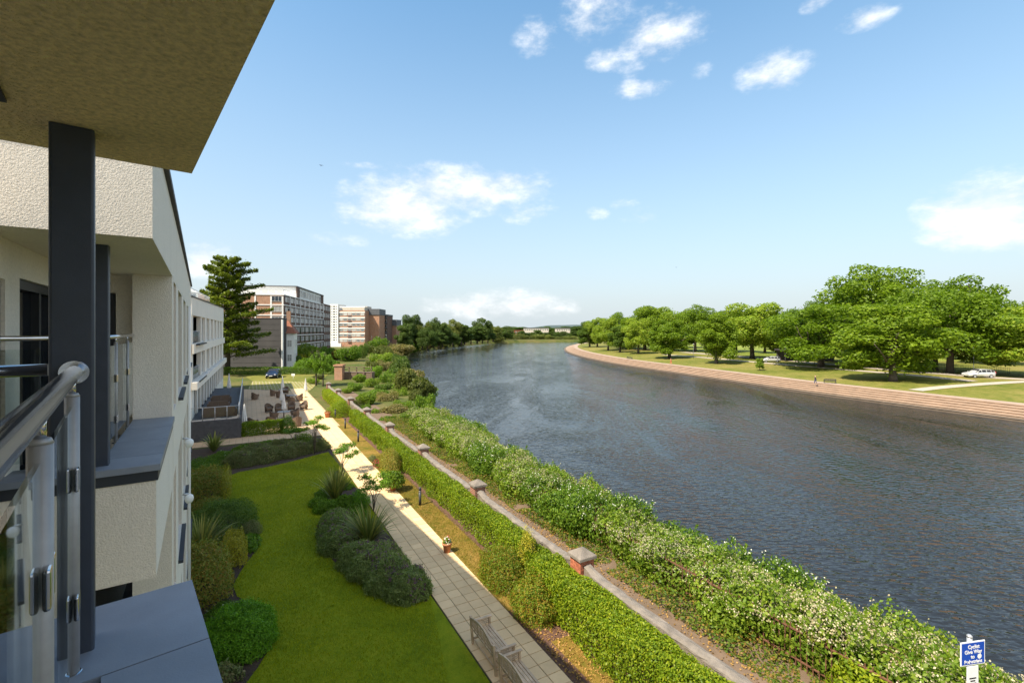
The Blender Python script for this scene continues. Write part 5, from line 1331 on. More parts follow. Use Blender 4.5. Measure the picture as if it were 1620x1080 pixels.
for z in (1.6, 5.0):
    for s in (1.8, 4.8, 7.5): window(hx, FHs, s, .03, z, 1.5, 1.7, 1, 1)
    window(hx, FHv, -1.0, .03, z, 1.0, 1.6, 1, 1)
b_ = MB(); p = at(447, 568); q = at(480, 567); b_.box(p.x, q.x + 1, p.y, p.y + .25, 0, 1.5); 
tag(b_.build('garden_boundary_wall', M['white_paint']), 'low white wall beside the dark clad building', 'wall')

# brick slab block of flats
FB = Frame((-.186, .983), (-62.8, 129.5)); LB = 52.6
fb = root('brick_flats', FB.pt(30, -8, 0), 'long red brick block of flats with white floor bands and a white roof storey', 'building')
FBe = Frame(tuple(FB.n), tuple(FB.o))     # end wall, faces the viewer
lev = [1.9 + 2.8 * k for k in range(7)]
b_ = MB(); b_.fbox(FB, 0, LB, -17, 0, 0, 18.5); b_.build('wall', M['brick_orange'], fb)
b_ = MB(); b_.fbox(FB, .02, LB, .003, .06, 0, 18.5); b_.build('side_skin', M['brick_brown'], fb)
b_ = MB(); b_.fbox(FB, LB + .003, LB + 15, -14, -.1, 0, 19.2); b_.build('end_block', M['brick_brown'], fb)
for z in lev[1:]:
    b_ = MB(); b_.fbox(FB, -.14, LB + .1, -17.1, .14, z - .12, z + .14); b_.build('floor_band', M['white_paint'], fb)
for x in (-.25, -3.2, -7.2, -11, -14.5):
    b_ = MB(); b_.fbox(FBe, x - .2, x + .2, .003, .1, 0, 18.3); b_.build('pilaster', M['white_paint'], fb)
for k in range(6):
    z = lev[k] + .95
    window(fb, FBe, -1.75, .10, z, 2.6, 1.45, 2, 0); 
    for j in range(9):
        s = 2.4 + j * 5.75
        window(fb, FB, s, .09, z, 2.1, 1.35, 1, 0, fw=.05)
        window(fb, FB, s + 2.2, .09, z, .9, 1.35, 0, 0, fw=.05)
        b_ = MB(); b_.fbox(FB, s + 3.02, s + 4.35, .061, .13, z - .75, z + 1.6); b_.build('balcony_opening', M['dark_pane'], fb)
    for j in range(4): window(fb, FB, LB + 2 + j * 3.7, -.03, z - .1, 1.9, 1.6, 1, 0)
# roof storey with terrace rail
b_ = MB(); b_.fbox(FB, 14, LB, -15, -.3, 18.72, 22.1); b_.build('roof_storey', M['white_paint'], fb)
b_ = MB(); b_.fbox(FB, 13.5, LB + .4, -15.6, .1, 22.103, 22.4); b_.build('roof', M['roof_lead'], fb)
b_ = MB(); b_.fbox(FB, 13.99, 17.0, -.29, .05, 18.72, 22.1); b_.fbox(FB, LB - 3, LB + .01, -.29, .05, 18.72, 22.1); b_.build('brick_end', M['brick_brown'], fb)
for j in range(8): window(fb, FB, 20 + j * 4.0, -.22, 19.4, 3.0, 2.0, 2, 0, 'white_paint', 'flat_pane')
for j in range(3): window(fb, FBe, -4 - j * 4, -13.94, 19.6, 2.2, 1.6, 1, 0) if False else None
b_ = MB()
for k in range(9):
    x = -.1 - k * 1.9; b_.fbox(FBe, x - 1.75, x - .05, .02, .08, 18.95, 20.0)
b_.build('terrace_panels', M['white_paint'], fb)
b_ = MB(); b_.fbox(FBe, -17, 0, .0, .1, 20.05, 20.14); b_.fbox(FB, 0, 14, -.05, .05, 20.05, 20.14)
for k in range(8): b_.fbox(FB, k * 1.9, k * 1.9 + .08, -.05, .05, 18.72, 20.05)
b_.build('terrace_rail', M['galvanised'], fb)

# white and brick flats farther on
YW = 256.0
FWh = Frame((1, -.04), tuple(far(523, YW)[:2])); sc_ = YW / FPX
wf = root('white_flats', FWh.pt(10, -6, 0), 'white and brick block of flats with long bands of windows and a stair tower', 'building')
xw = lambda u: (u - 523) * sc_
b_ = MB(); b_.fbox(FWh, xw(523), xw(536), -10, .8, 0, 23); b_.build('stair_tower', M['white_paint'], wf)
for k in range(14):
    z = 3.2 + k * 1.4
    for j, (x, w) in enumerate(((1.0, .5), (2.3, 1.3), (3.6, .5))):
        window(wf, FWh, x, .83, z, w, .75, 0, 0, 'white_paint', 'dark_pane', .08)
b_ = MB(); b_.fbox(FWh, xw(536) + .003, xw(578), -9, 0, 0, 19.6); b_.build('wall', M['brick_orange'], wf)
for k in range(7):
    z = 2.1 + k * 2.85
    b_ = MB(); b_.fbox(FWh, xw(536) + .01, xw(578) + .1, .003, .25, z + 1.95, z + 2.55 if k < 6 else z + 2.6); b_.build('floor_band', M['white_paint'], wf)
    if k < 6:
        for j in range(6):
            x = xw(536) + 1.3 + j * 2.36
            b_ = MB()
            if j in (2,):
                b_.fbox(FWh, x - .9, x + .9, .02, .5, z + .0, z + .75); b_.build('balcony', M['timber_panel'], wf)
            window(wf, FWh, x, .12, z + .6, 1.95, 1.3, 2, 0, 'white_paint', 'flat_pane', .12)
b_ = MB(); b_.fbox(FWh, xw(540), xw(576), -8, -1.2, 19.603, 21.6); b_.build('roof_storey', M['concrete_pale'], wf)
b_ = MB(); b_.fbox(FWh, xw(522), xw(542), .9, 2.2, 0, 1.9); b_.build('porch', M['white_paint'], wf)
bf = root('brick_tower_flats', far(590, 262), 'stepped orange brick flats with dark upper storeys beyond the white flats', 'building')
def bl(nm, u0, u1, y, dep, v0, v1, mat):
    b = MB(); a_, c_ = far(u0, y), far(u1, y); b.box(a_.x, c_.x, y, y + dep, max(0, zat(v1, y)), zat(v0, y)); return b.build(nm, M[mat], bf)
bl('wall', 578.6, 600, 262, 12, 498.3, 560, 'brick_orange'); bl('upper_storey', 567, 600.2, 261.6, 13, 488.5, 498, 'roof_lead'); bl('plant_room', 567, 581, 266, 8, 484.5, 488.3, 'concrete_pale')
bl('wall', 600.4, 613, 274, 12, 499, 560, 'brick_brown'); bl('upper_storey', 600.3, 613.3, 273.5, 12, 497.3, 499.8, 'roof_lead')
bl('wall', 613.4, 626.5, 285, 12, 515, 560, 'brick_orange'); bl('upper_storey', 613.3, 627.5, 284.5, 12, 505.5, 514.7, 'roof_lead'); bl('wall', 626.9, 633, 296, 12, 518, 560, 'brick_brown')
FBf = Frame((1, 0), tuple(far(600.4, 274)[:2]))
for k in range(6):
    for j in range(2): 
        window(bf, FBf, 1.3 + j * 2.2, .1, 2.0 + k * 2.8, 1.6, 1.7, 0, 0, 'white_paint', 'dark_pane', .12)
        b_ = MB(); b_.fbox(FBf, .3 + j * 2.2, 2.3 + j * 2.2, .15, 1.0, 1.5 + k * 2.8, 2.5 + k * 2.8); b_.build('balcony', M['roof_lead'], bf)
# far buildings across the bend
def far_block(label, parts, name='far_building'):
    o = root(name, far(parts[0][0], parts[0][2]), label, 'building')
    for (u0, u1, y, v0, v1, mat, rows_, cols_) in parts:
        a_, c_ = far(u0, y), far(u1, y); z0, z1 = max(0, zat(v1, y)), zat(v0, y); b = MB(); b.box(a_.x, c_.x, y, y + 20, 0, z1); b.build('wall', M[mat], o)
        b = MB(); b.box(a_.x - .5, c_.x + .5, y - .5, y + 20.5, z1 + .01, z1 + .7); b.build('roof', M['roof_lead' if mat != 'roof_tile' else 'roof_tile'], o)
        F_ = Frame((1, 0), (a_.x, y)); Wd = c_.x - a_.x
        for r_ in range(rows_):
            for j in range(cols_): window(o, F_, Wd * (j + .5) / cols_, .06, z0 + (z1 - z0) * (r_ + .35) / rows_, Wd / cols_ * .55, (z1 - z0) / rows_ * .45, 0, 0, 'white_paint', 'dark_pane', .2)
far_block('long low cream building beyond the river bend', [(829, 868, 640, 519, 530, 'concrete_pale', 2, 11)])
far_block('small cream building right of the long one beyond the river bend', [(880, 902, 660, 519.5, 530.5, 'concrete_pale', 2, 6)])
far_block('low red roofed building left of the cream ones beyond the bend', [(800, 828, 650, 523, 530, 'roof_tile', 1, 6)])
# timber steps and gate pier at the far end of the wall
st_ = root('timber_landing', at(560, 598), 'weathered timber landing and handrail at the far end of the garden wall', 'landing')
p, q = at(541, 600, 0), at(588, 600, 0)
b_ = MB(); b_.box(p.x, q.x, p.y, p.y + 1.8, 0, 1.3); b_.build('deck', M['old_timber'], st_)
for k in range(5):
    x = p.x + (q.x - p.x) * k / 4; b_ = MB(); b_.box(x - .08, x + .08, p.y - .2, p.y - .03, 0, 2.3); b_.build('post', M['old_timber'], st_)
for z in (1.75, 2.2):
    b_ = MB(); b_.box(p.x - .1, q.x + .1, p.y - .3, p.y - .21, z, z + .12); b_.build('rail', M['old_timber'], st_)
b_ = MB(); p = at(535, 601); b_.box(p.x - .7, p.x + .7, p.y, p.y + 1.4, 0, 2.5); b_.box(p.x - .85, p.x + .85, p.y - .15, p.y + 1.55, 2.503, 2.75)
tag(b_.build('gate_pier', M['brick_orange']), 'large orange brick gate pier at the far end of the wall', 'pier')

# ------------------------------------------------------------------ trees
def limb(b, p, d, ln, r, depth, tips, rr):
    q = [p]; cur = p; dd = d.normalized(); k = 4
    for i in range(k):
        dd = (dd + Vector((rr.uniform(-.18, .18), rr.uniform(-.18, .18), rr.uniform(-.02, .16)))).normalized(); cur = cur + dd * ln / k; q.append(cur)
    b.tube(q, [r * (1 - .55 * i / k) for i in range(k + 1)], 7 if depth > 1 else 5)
    tips.append(cur)
    if depth > 0:
        for i in range(3):
            w = rr.uniform(0, 6.28); nd = (dd + Vector((math.cos(w), math.sin(w), rr.uniform(-.1, .5))) * rr.uniform(.6, 1.0)).normalized()
            limb(b, q[rr.choice((2, 3, 4))], nd, ln * rr.uniform(.5, .75), r * .5, depth - 1, tips, rr)
def tree_proto(key, seed, H=12.0, RX=5.0, low=.16, n=13000, mat='leaf_park', leaf=.34, shape='round', bark='bark', clumps=42):
    global rng
    rng = np.random.default_rng(900 + seed)
    o = root('broadleaf_tree', (0, 0, 0)); rr = random.Random(seed); b = MB(); tips = []
    th = H * (low + .14); b.tube([(0, 0, -.3), (.03, 0, th * .4), (0, .05, th), (.05, 0, H * .5), (0, 0, H * .66)], [H * .036, H * .029, H * .024, H * .014, .03], 9)
    for i in range(7):
        w = i * 2.4 + rr.uniform(-.4, .4); limb(b, Vector((0, 0, th + H * .06 * i)), Vector((math.cos(w), math.sin(w), .45 + .1 * i)), RX * rr.uniform(.6, .8) * (1 - .06 * i), H * .013, 1, tips, rr)
    b.build('trunk', M[bark], o)
    bl_ = []; zc = H * (low + 1) / 2; hz = H * (1 - low) / 2
    for i in range(clumps):
        d = rand_dir(1)[0]; d[2] = d[2] * .9 + .1
        q = rr.uniform(.55, 1.0)
        if d[2] < .1:
            hh_ = math.hypot(d[0], d[1]) + 1e-6; f_ = max(hh_, .86) / hh_; d[0] *= f_; d[1] *= f_
        prof = 1.0 if shape == 'round' else 1.0 - .35 * max(0, d[2])
        c = np.array([d[0] * RX * q * prof, d[1] * RX * q * prof, zc + d[2] * hz * q]); r = RX * rr.uniform(.16, .38)
        bl_.append((*c, r, r, r * .78))
    bl_.append((0, 0, zc, RX * .62, RX * .62, hz * .72))
    P, d = blob_points(bl_, n, .42, .85, seed, .24); k = P[:, 2] > H * low * .55; P, d = P[k], d[k]
    d = d + np.array([0, 0, .35])
    link('crown', leaf_mesh('crown', P, d, leaf, leaf * .7, M[mat], .75), None, o); PRO[key] = o
tree_proto('t0', 1, low=.08, n=24000); tree_proto('t1', 2, RX=5.4, low=.05, n=24000); tree_proto('t2', 3, RX=4.4, low=.0, shape='cone', n=24000); tree_proto('t3', 4, RX=5.8, low=.10, clumps=56, n=28000); tree_proto('t4', 5, RX=4.0, low=.03, n=22000); tree_proto('s0', 6, RX=5.0, low=.38, n=4200, leaf=.55, clumps=24)
def tree(key, p, top, width_px, label, group=None, mat=None, low_scale=1.0):
    """top: photo row of the crown's top"""
    base = {'t0': 5.0, 't1': 5.4, 't2': 4.4, 't3': 5.8, 't4': 4.0, 's0': 5.0}[key]
    h = zat(top, p.y) - p.z; r = width_px / 2 / FPX * p.y
    put(key, p, random.uniform(0, 6.28), (r / base / .98, r / base / .98, h / 12.0 / .985), label, 'tree', group, None, mat)
row = 'park trees along the far bank'
tree('t1', atR(1299, 580.5), 484, 150, 'broad tree with a short trunk left of the tallest park tree', row)
tree('t2', atR(1413, 603), 482, 140, 'dense tree leafy almost to the grass in front of the tallest tree', row)
tree('t3', far(1378, 122, 0), 431, 165, 'tallest park tree rising behind the others on the right', row)
tree('t3', atR(1503, 590), 447, 158, 'large tree with a thick trunk behind the silver estate car', row)
tree('t1', far(1640, 90, 0), 486, 150, 'bright green tree cut off by the right edge', row, 'leaf_park_lite')
tree('t0', far(1480, 105, 0), 478, 100, 'pale green tree between the dense tree and the thick trunked tree', row, 'leaf_park_lite')
tree('t0', atR(1190, 567), 483, 96, 'round crowned tree standing over the young sapling', row)
tree('t2', atR(1133, 575), 496, 66, 'tree leafy to the ground nearest the steps left of the sapling', row)
tree('t1', far(1245, 150, 0), 492, 70, 'tree in the gap between the two broad riverside trees', row, 'leaf_park_dark')
tree('t4', atR(1059, 566.5), 503, 58, 'upright tree on the lawn behind the walker in red', row)
tree('t0', atR(1010, 559.5), 506, 48, 'fourth tree from the bend along the riverside lawn', row)
tree('t4', atR(981, 557), 513, 34, 'slender third tree from the bend on the riverside lawn', row, 'leaf_park_dark')
tree('t0', atR(962, 554.5), 505, 42, 'second tree from the bend on the riverside lawn', row)
tree('t2', atR(933, 549), 509, 36, 'last dark tree of the riverside row at the river bend', row, 'leaf_park_dark')
BU = [945, 985, 1020, 1065, 1100, 1140, 1165, 1350, 1540, 1590, 1320, 1440, 1210, 1275, 1395, 1500, 1570, 1615, 1085, 1040]
BR = sorted(range(20), key=lambda q: BU[q])
for i, (u, y, top, w) in enumerate(((945, 265, 503, 40), (985, 235, 497, 52), (1020, 215, 488, 70), (1065, 205, 486, 70), (1100, 195, 487, 66), (1140, 190, 495, 50), (1165, 200, 492, 44), (1350, 170, 470, 80), (1540, 140, 468, 80), (1590, 150, 488, 80), (1320, 230, 490, 70), (1440, 160, 470, 90), (1210, 185, 494, 60), (1275, 175, 482, 66), (1395, 200, 478, 90), (1500, 190, 476, 90), (1570, 125, 470, 84), (1615, 170, 492, 90), (1085, 240, 497, 60), (1040, 250, 498, 60))):
    tree(['t1', 't3', 't0'][i % 3], far(u, y, 0), top, w, 'taller tree in the back row of the park, ' + ORD[BR.index(i)] + ' from the river bend', 'back row of park trees', ['leaf_park_lite', 'leaf_park', 'leaf_park'][i % 3])
tree('t0', atR(1202, 586), 567, 13, 'young sapling on the open riverside lawn', None, 'leaf_park_lite')
# left bank trees and far wood
far_l = [(650, 228, 500, 36), (668, 232, 508, 30), (640, 205, 512, 26), (686, 262, 505, 26), (700, 270, 513, 26), (716, 300, 505, 28), (730, 310, 511, 28), (676, 225, 520, 30), (745, 330, 517, 30), (763, 350, 503, 28), (755, 335, 515, 30), (780, 390, 514, 26), (772, 360, 522, 24), (800, 430, 520, 24), (694, 250, 524, 28), (712, 275, 525, 30), (735, 315, 524, 30)]
WO = sorted(range(len(far_l)), key=lambda q: far_l[q][0])
lbl = ['dark tree first of the left bank wood beside the brick flats', 'pale willow like tree in front of the left bank wood', 'low tree at the near foot of the left bank wood']
for i, (u, y, top, w) in enumerate(far_l):
    if i < 3: lab, gr = lbl[i], None
    else: lab, gr = 'dark green tree in the left bank wood, ' + ORD[WO.index(i)] + ' from the brick flats', 'wood on the left bank'
    tree(['t0', 't1', 't4', 't3'][i % 4], far(u, y, -.5), top, w, lab, gr, 'leaf_far_lite' if i in (1, 5, 11) else 'leaf_far')
for i in range(15):
    u = 795 + i * 9.5 + random.uniform(-3, 3)
    tree(['t0', 't1', 't4'][i % 3], far(u, random.uniform(560, 620) if i % 3 else 500, -.3), random.uniform(522, 527), random.uniform(13, 20), 'small far tree on the bank beyond the river bend', 'far trees beyond the bend', 'leaf_far')
for i in range(26):
    u = 560 + i * 24 + random.uniform(-8, 8)
    tree(['t1', 't3', 't0'][i % 3], far(u, random.uniform(760, 900), 0), random.uniform(515, 520), random.uniform(34, 46), 'distant tree on the skyline behind the buildings', 'skyline trees', 'leaf_far')
# conifer shaped cedar
def cedar():
    loc = Vector((-58.6, 97, 0)); o = root('cedar_tree', loc, 'tall cedar with tiered flat branches behind the white wing', 'tree'); b = MB()
    b.tube([loc, loc + Vector((.1, 0, 9)), loc + Vector((0, .1, 18)), loc + Vector((-.4, 0, 23.5))], [.55, .42, .22, .04], 10)
    P, D = [], []; rr = random.Random(5)
    for i in range(78):
        z = 3.4 + 19.8 * (i / 78) ** .95; t = (z - 4) / 20; ln = (2.2 + 7.2 * (1 - t) ** .7) * rr.uniform(.6, 1.15); w = i * 2.39996 + rr.uniform(-.3, .3); d = Vector((math.cos(w), math.sin(w), 0))
        rise = .22 + .35 * t
        pts = [loc + Vector((0, 0, z)), loc + Vector((0, 0, z)) + d * ln * .5 + Vector((0, 0, ln * rise * .55)), loc + Vector((0, 0, z)) + d * ln + Vector((0, 0, ln * rise * .75))]
        b.tube(pts, [.11 * (1 - t) + .03, .06, .02], 5)
        n = int(190 + 520 * (ln / 8)); s = rng.uniform(.22, 1.04, n); side = Vector((-d.y, d.x, 0)); wd = ln * .33 * np.sin(np.clip(s, 0, 1) * 2.6 + .35)
        off = rng.uniform(-1, 1, n) * wd; base = np.array(pts[0])[None] + (np.array(d)[None] * (s * ln)[:, None]) + np.array(side)[None] * off[:, None]
        base[:, 2] = z + ln * rise * (s * 1.25 - .5 * s * s) + rng.normal(size=n) * .20 - np.abs(off) * .12; P.append(base); D.append(np.array([[0, 0, 1.0]]).repeat(n, 0))
    n = 420; zz = rng.uniform(20, 24.2, n); rad = (24.6 - zz) * .28 * rng.random(n); w = rng.uniform(0, 6.28, n)
    P.append(np.stack([loc.x - .3 + rad * np.cos(w), loc.y + rad * np.sin(w), zz], 1)); D.append(rand_dir(n))
    b.build('trunk', M['bark'], o); P = np.concatenate(P) - np.array(loc)[None]
    link('crown', leaf_mesh('crown', P, np.concatenate(D), .52, .26, M['leaf_cedar'], .42), None, o)
cedar()
# mid distance shrubs between the garden end and the flats
def shrub_proto(key, seed, n=4200, leaf=.17):
    o = root('bank_shrub', (0, 0, 0)); rr = random.Random(seed); bl_ = [(rr.uniform(-.6, .6), rr.uniform(-.6, .6), rr.uniform(.3, .72), rr.uniform(.28, .45), rr.uniform(.28, .45), rr.uniform(.22, .34)) for _ in range(14)] + [(0, 0, .4, .7, .7, .45)]
    P, d = blob_points(bl_, n, .4, .85, seed, .25); k = P[:, 2] > .0
    link('foliage', leaf_mesh('foliage', P[k], d[k], leaf, leaf * .65, M['leaf_elder'], .8), None, o); b = MB()
    for i in range(7): w = rr.uniform(0, 6.28); b.tube([(0, 0, 0), (math.cos(w) * .25, math.sin(w) * .25, .4), (math.cos(w) * .5, math.sin(w) * .5, .7)], [.03, .02, .008], 5)
    b.build('stem', M['bark'], o); PRO[key] = o
for i in range(3): shrub_proto('m%d' % i, 60 + i, leaf=(.10, .12, .085)[i])
mid = [(550, 571, 46, 26, 'leaf_elder', 'dark green bush above the timber landing'), (533, 569, 17, 17, 'leaf_orange', 'orange flowering bush beside the white porch'), (574, 567, 17, 27, 'leaf_dark', 'dark conical evergreen in front of the white flats'),
       (603, 579, 42, 24, 'leaf_bramble', 'mid green bush between the evergreen and the river'), (632, 562, 52, 20, 'leaf_tan', 'pale grassy bush at the water edge below the brick flats'), (612, 590, 40, 22, 'leaf_tan', 'tan bush behind the olive willow on the bank'), (600, 562, 40, 18, 'leaf_olive', 'olive bush under the lamp posts by the brick flats'),
       (640, 622, 44, 46, 'leaf_olive', 'tall olive willow bush overhanging the river'), (634, 632, 32, 20, 'leaf_lime', 'yellow green bush at the foot of the olive willow'), (672, 660, 36, 42, 'leaf_elder', 'tall green bush standing out over the water'), (668, 668, 26, 20, 'leaf_lime', 'lime bush at the foot of the tall green bush'),
       (586, 612, 26, 16, 'leaf_bramble', 'green bush beyond the timber posts on the bank'), (562, 618, 28, 14, 'leaf_elder', 'low green bush right of the garden wall end'), (580, 640, 34, 22, 'leaf_bramble', 'leafy bush just beyond the third far pier'), (610, 640, 46, 22, 'leaf_tan', 'pale flowering bush behind the lime bush'), (604, 622, 30, 18, 'leaf_dark', 'dark ivy clump left of the olive willow'),
       (625, 660, 52, 22, 'leaf_tan', 'cream flowering bush above the bank brambles'), (560, 642, 22, 12, 'leaf_olive', 'small olive bush beside the far pier'), (600, 660, 30, 16, 'leaf_bramble', 'green bramble mound beside the garden wall'), (655, 640, 24, 26, 'leaf_olive', 'small olive bush between the willow and the tall green bush'),
       (487, 571, 50, 30, 'leaf_lime', 'bright yellow green tree like shrub before the brick flats'), (465, 579, 30, 20, 'leaf_dark', 'dark rounded shrub beside the dark clad building'), (466, 572, 34, 14, 'leaf_gold', 'variegated golden shrub at the foot of the clad building'),
       (520, 568, 30, 22, 'leaf_sumac', 'fresh green bush left of the orange bush'), (508, 585, 30, 26, 'leaf_elder', 'leafy bush behind the two slim patio trees'), (528, 590, 18, 22, 'leaf_sumac', 'upright bush beside the brick gate pier'), (478, 590, 36, 24, 'leaf_sumac', 'rounded bright bush left of the two slim patio trees'), (590, 596, 34, 20, 'leaf_sumac', 'fresh green bush right of the timber landing'), (570, 604, 24, 14, 'leaf_bramble', 'small leafy bush in front of the timber landing'), (618, 610, 34, 24, 'leaf_elder', 'green bush just left of the olive willow'), (548, 622, 18, 10, 'leaf_bramble', 'small green bush on the bank by the far wall end'), (596, 632, 34, 18, 'leaf_sumac', 'bright green bush between the pale flowering bushes'), (575, 652, 24, 14, 'leaf_elder', 'small green bush close to the fourth pier'), (640, 655, 34, 24, 'leaf_bramble', 'leafy bush left of the lime bush'), (615, 672, 34, 16, 'leaf_sumac', 'low bright bush between the wall and the brambles'), (650, 672, 36, 22, 'leaf_elder', 'dark leafy bush where the brambles begin'), (590, 590, 20, 22, 'leaf_olive', 'thin olive bush behind the timber handrail'), (655, 600, 16, 10, 'leaf_tan', 'small pale reed clump at the water under the willow'),
       (560, 562, 50, 12, 'leaf_dark', 'low dark hedge like bush below the white flats'), (598, 560, 34, 30, 'leaf_elder', 'green tree like shrub before the brick tower flats'), (505, 600, 20, 10, 'leaf_purplegrey', 'greyish low shrub under the two small patio trees'), (497, 607, 24, 10, 'leaf_lime', 'lime clipped shrub beside the two small patio trees')]
for i, (u, v, w, h, mt, lab) in enumerate(mid):
    z = -.6 if u > 595 else 0.0; p = at(u, v, z); r = w / 2 / FPX * p.y; hh = h / FPX * p.y * .86
    put('m%d' % (i % 3), p, random.uniform(0, 6.28), (r, r, hh / .92), lab, 'bush', None, None, mt)
for i, (u, v, top, w, lab) in enumerate(((500, 610, 556, 34, 'slim young tree left of the pair at the patio end'), (511, 611, 560, 28, 'slim young tree right of the pair at the patio end'))):
    tree('s0', at(u, v), top, w, lab, None, 'leaf_sumac')
# reeds and rough growth on both banks at the water
for i in range(34):
    k = 8 + i; t = i / 33
    j = int(len(LBK) * (.16 + .50 * t)); p = LBK[min(j, len(LBK) - 2)]
    if p[1] < 66 or p[1] > 470: continue
    r = random.uniform(1.6, 3.2) * (1 + p[1] / 300); 
    put('m%d' % (i % 3), (p[0] - 1.5 + random.uniform(-1, 1), p[1] + random.uniform(-2, 2), -2.0), random.uniform(0, 6.28), (r, r, random.uniform(2.4, 3.8) * (1 + p[1] / 400)), 'rough bush at the left water edge, ' + ORD[i] + ' from the brambles', 'bush', 'bushes along the left water edge', None, random.choice(('leaf_far', 'leaf_olive', 'leaf_elder', 'leaf_tan')))
for i in range(16):
    u = 690 + i * 16; put('m%d' % (i % 3), far(u, 452 + i * 1.2 if u > 790 else 410, -1.0), random.uniform(0, 6.28), (9, 6, random.uniform(4, 7)), 'low pale bush at the foot of the far bank', 'bush', 'bushes on the far bank', None, random.choice(('leaf_far_lite', 'leaf_olive', 'leaf_far_lite')))

# hills on the horizon
b_ = MB(); prev = None
for i in range(61):
    u = 200 + i * 24; y = 3200; x = (u - CU) / FPX * y; z = 20 + 26 * math.exp(-((u - 900) / 70) ** 2) + 6 * math.sin(i * .9) + 4 * math.sin(i * 2.1)
    cur = ((x, y, -5), (x * 1.05, y + 400, max(6, z)), (x * 1.15, y + 1200, -5))
    if prev: b_.quad(prev[0], cur[0], cur[1], prev[1], smooth=True); b_.quad(prev[1], cur[1], cur[2], prev[2], smooth=True)
    prev = cur
tag(b_.build('hills', M['hill_far']), kind='structure')

# ------------------------------------------------------------------ the park opposite: paths, pavilion, lamps, benches, people
def ribbon(name, px, w, mat):
    pts = smooth_line([tuple(atR(u, v)[:2]) for u, v in px], 2); l0, l1 = offs(pts, -w / 2), offs(pts, w / 2)
    return strip(name, l0, l1, lambda x, y: terr(x, y) + .05, lambda x, y: terr(x, y) + .05, M[mat])
ribbon('park_path', [(1448, 617.5), (1490, 612.5), (1560, 607), (1660, 603)], 2.2, 'tarmac_pale')
ribbon('park_path', [(1050, 561), (1120, 566), (1220, 575), (1320, 583.5), (1430, 592), (1540, 603)], 2.2, 'tarmac_pale')
ribbon('park_drive', [(1080, 557), (1180, 564.5), (1300, 575), (1420, 586), (1500, 592), (1560, 597), (1680, 603)], 4.0, 'tarmac_pale')
pv = far(1290, 135, 0); pr_ = root('park_shelter', pv, 'dark low park shelter under the trees across the river', 'shelter')
b_ = MB(); b_.box(pv.x - 9, pv.x + 9, pv.y, pv.y + 5, 3.0, 3.5); b_.build('roof', M['slate_edge'], pr_)
b_ = MB(); b_.box(pv.x - 8.5, pv.x + 8.5, pv.y + 4.5, pv.y + 4.8, 0, 3.0); b_.build('back_wall', M['dark_cladding'], pr_)
for k in range(6): b_ = MB(); x = pv.x - 8.4 + k * 3.36; b_.box(x - .1, x + .1, pv.y + .3, pv.y + .5, 0, 3.0); b_.build('post', M['slate_edge'], pr_)
pf = root('park_railing', far(1260, 126, 0), 'black iron park railing running behind the riverside trees', 'fence')
A_, B_ = far(1130, 172, 0), far(1600, 96, 0); L_ = (B_ - A_).length; FP = Frame(tuple((B_ - A_)[:2]), tuple(A_[:2]))
for z in (.2, 1.15): b_ = MB(); b_.fbox(FP, 0, L_, -.02, .02, z, z + .05); b_.build('rail', M['bollard_black'], pf)
b_ = MB(); b_.box(-.015, .015, -.015, .015, 0, 1.3); bme = b_.mesh('bar', M['bollard_black'])
for k in range(280): o = link('bar', bme, None, pf); o.location = FP.pt(k * L_ / 280, 0, 0) - OFF[pf]
def lamp(p, h, label):
    o = root('lamp_post', p, label, 'lamp post'); p = Vector(p); b = MB(); b.tube([p, p + Vector((0, 0, 1.0)), p + Vector((0, 0, h - .5))], [.08, .055, .045], 8); b.build('post', M['roof_lead'], o)
    b = MB(); b.lathe([(.10, h - .5), (.22, h - .12), (.24, h - .08), (.10, h), (.02, h + .06)], (p.x, p.y, p.z), 10); b.build('lantern', M['galvanised'], o)
lamp(atR(1540.5, 595.5), 5.6, 'grey lamp post beside the silver estate car')
lamp(far(1097, 150, 0), 4.6, 'slim lamp post among the trees behind the walker in red')
lamp(far(1289, 118, 0), 3.2, 'short post beside the broad tree trunk')
for (u, v, h, lab) in ((611, 556, 7, 'pale lamp post nearest the river before the brick tower flats'), (599, 553, 6, 'pale lamp post in the middle of the far car park'), (588, 551, 6, 'pale lamp post left of the far car park')):
    lamp(at(u, v), h, lab)
p = atR(1313, 606); FQ = Frame((-.93, .37), tuple(p[:2])); bench('park_bench', 'dark green bench on the promenade beside the walker in black', FQ, -.95, .95, -.2, None, None, 'bollard_black', False, p.z)
p = atR(996, 568); FQ = Frame((-.5, .87), tuple(p[:2])); bench('park_bench', 'dark bench on the promenade far left of the walker in red', FQ, -1.1, 1.1, -.2, None, None, 'bollard_black', False, p.z)

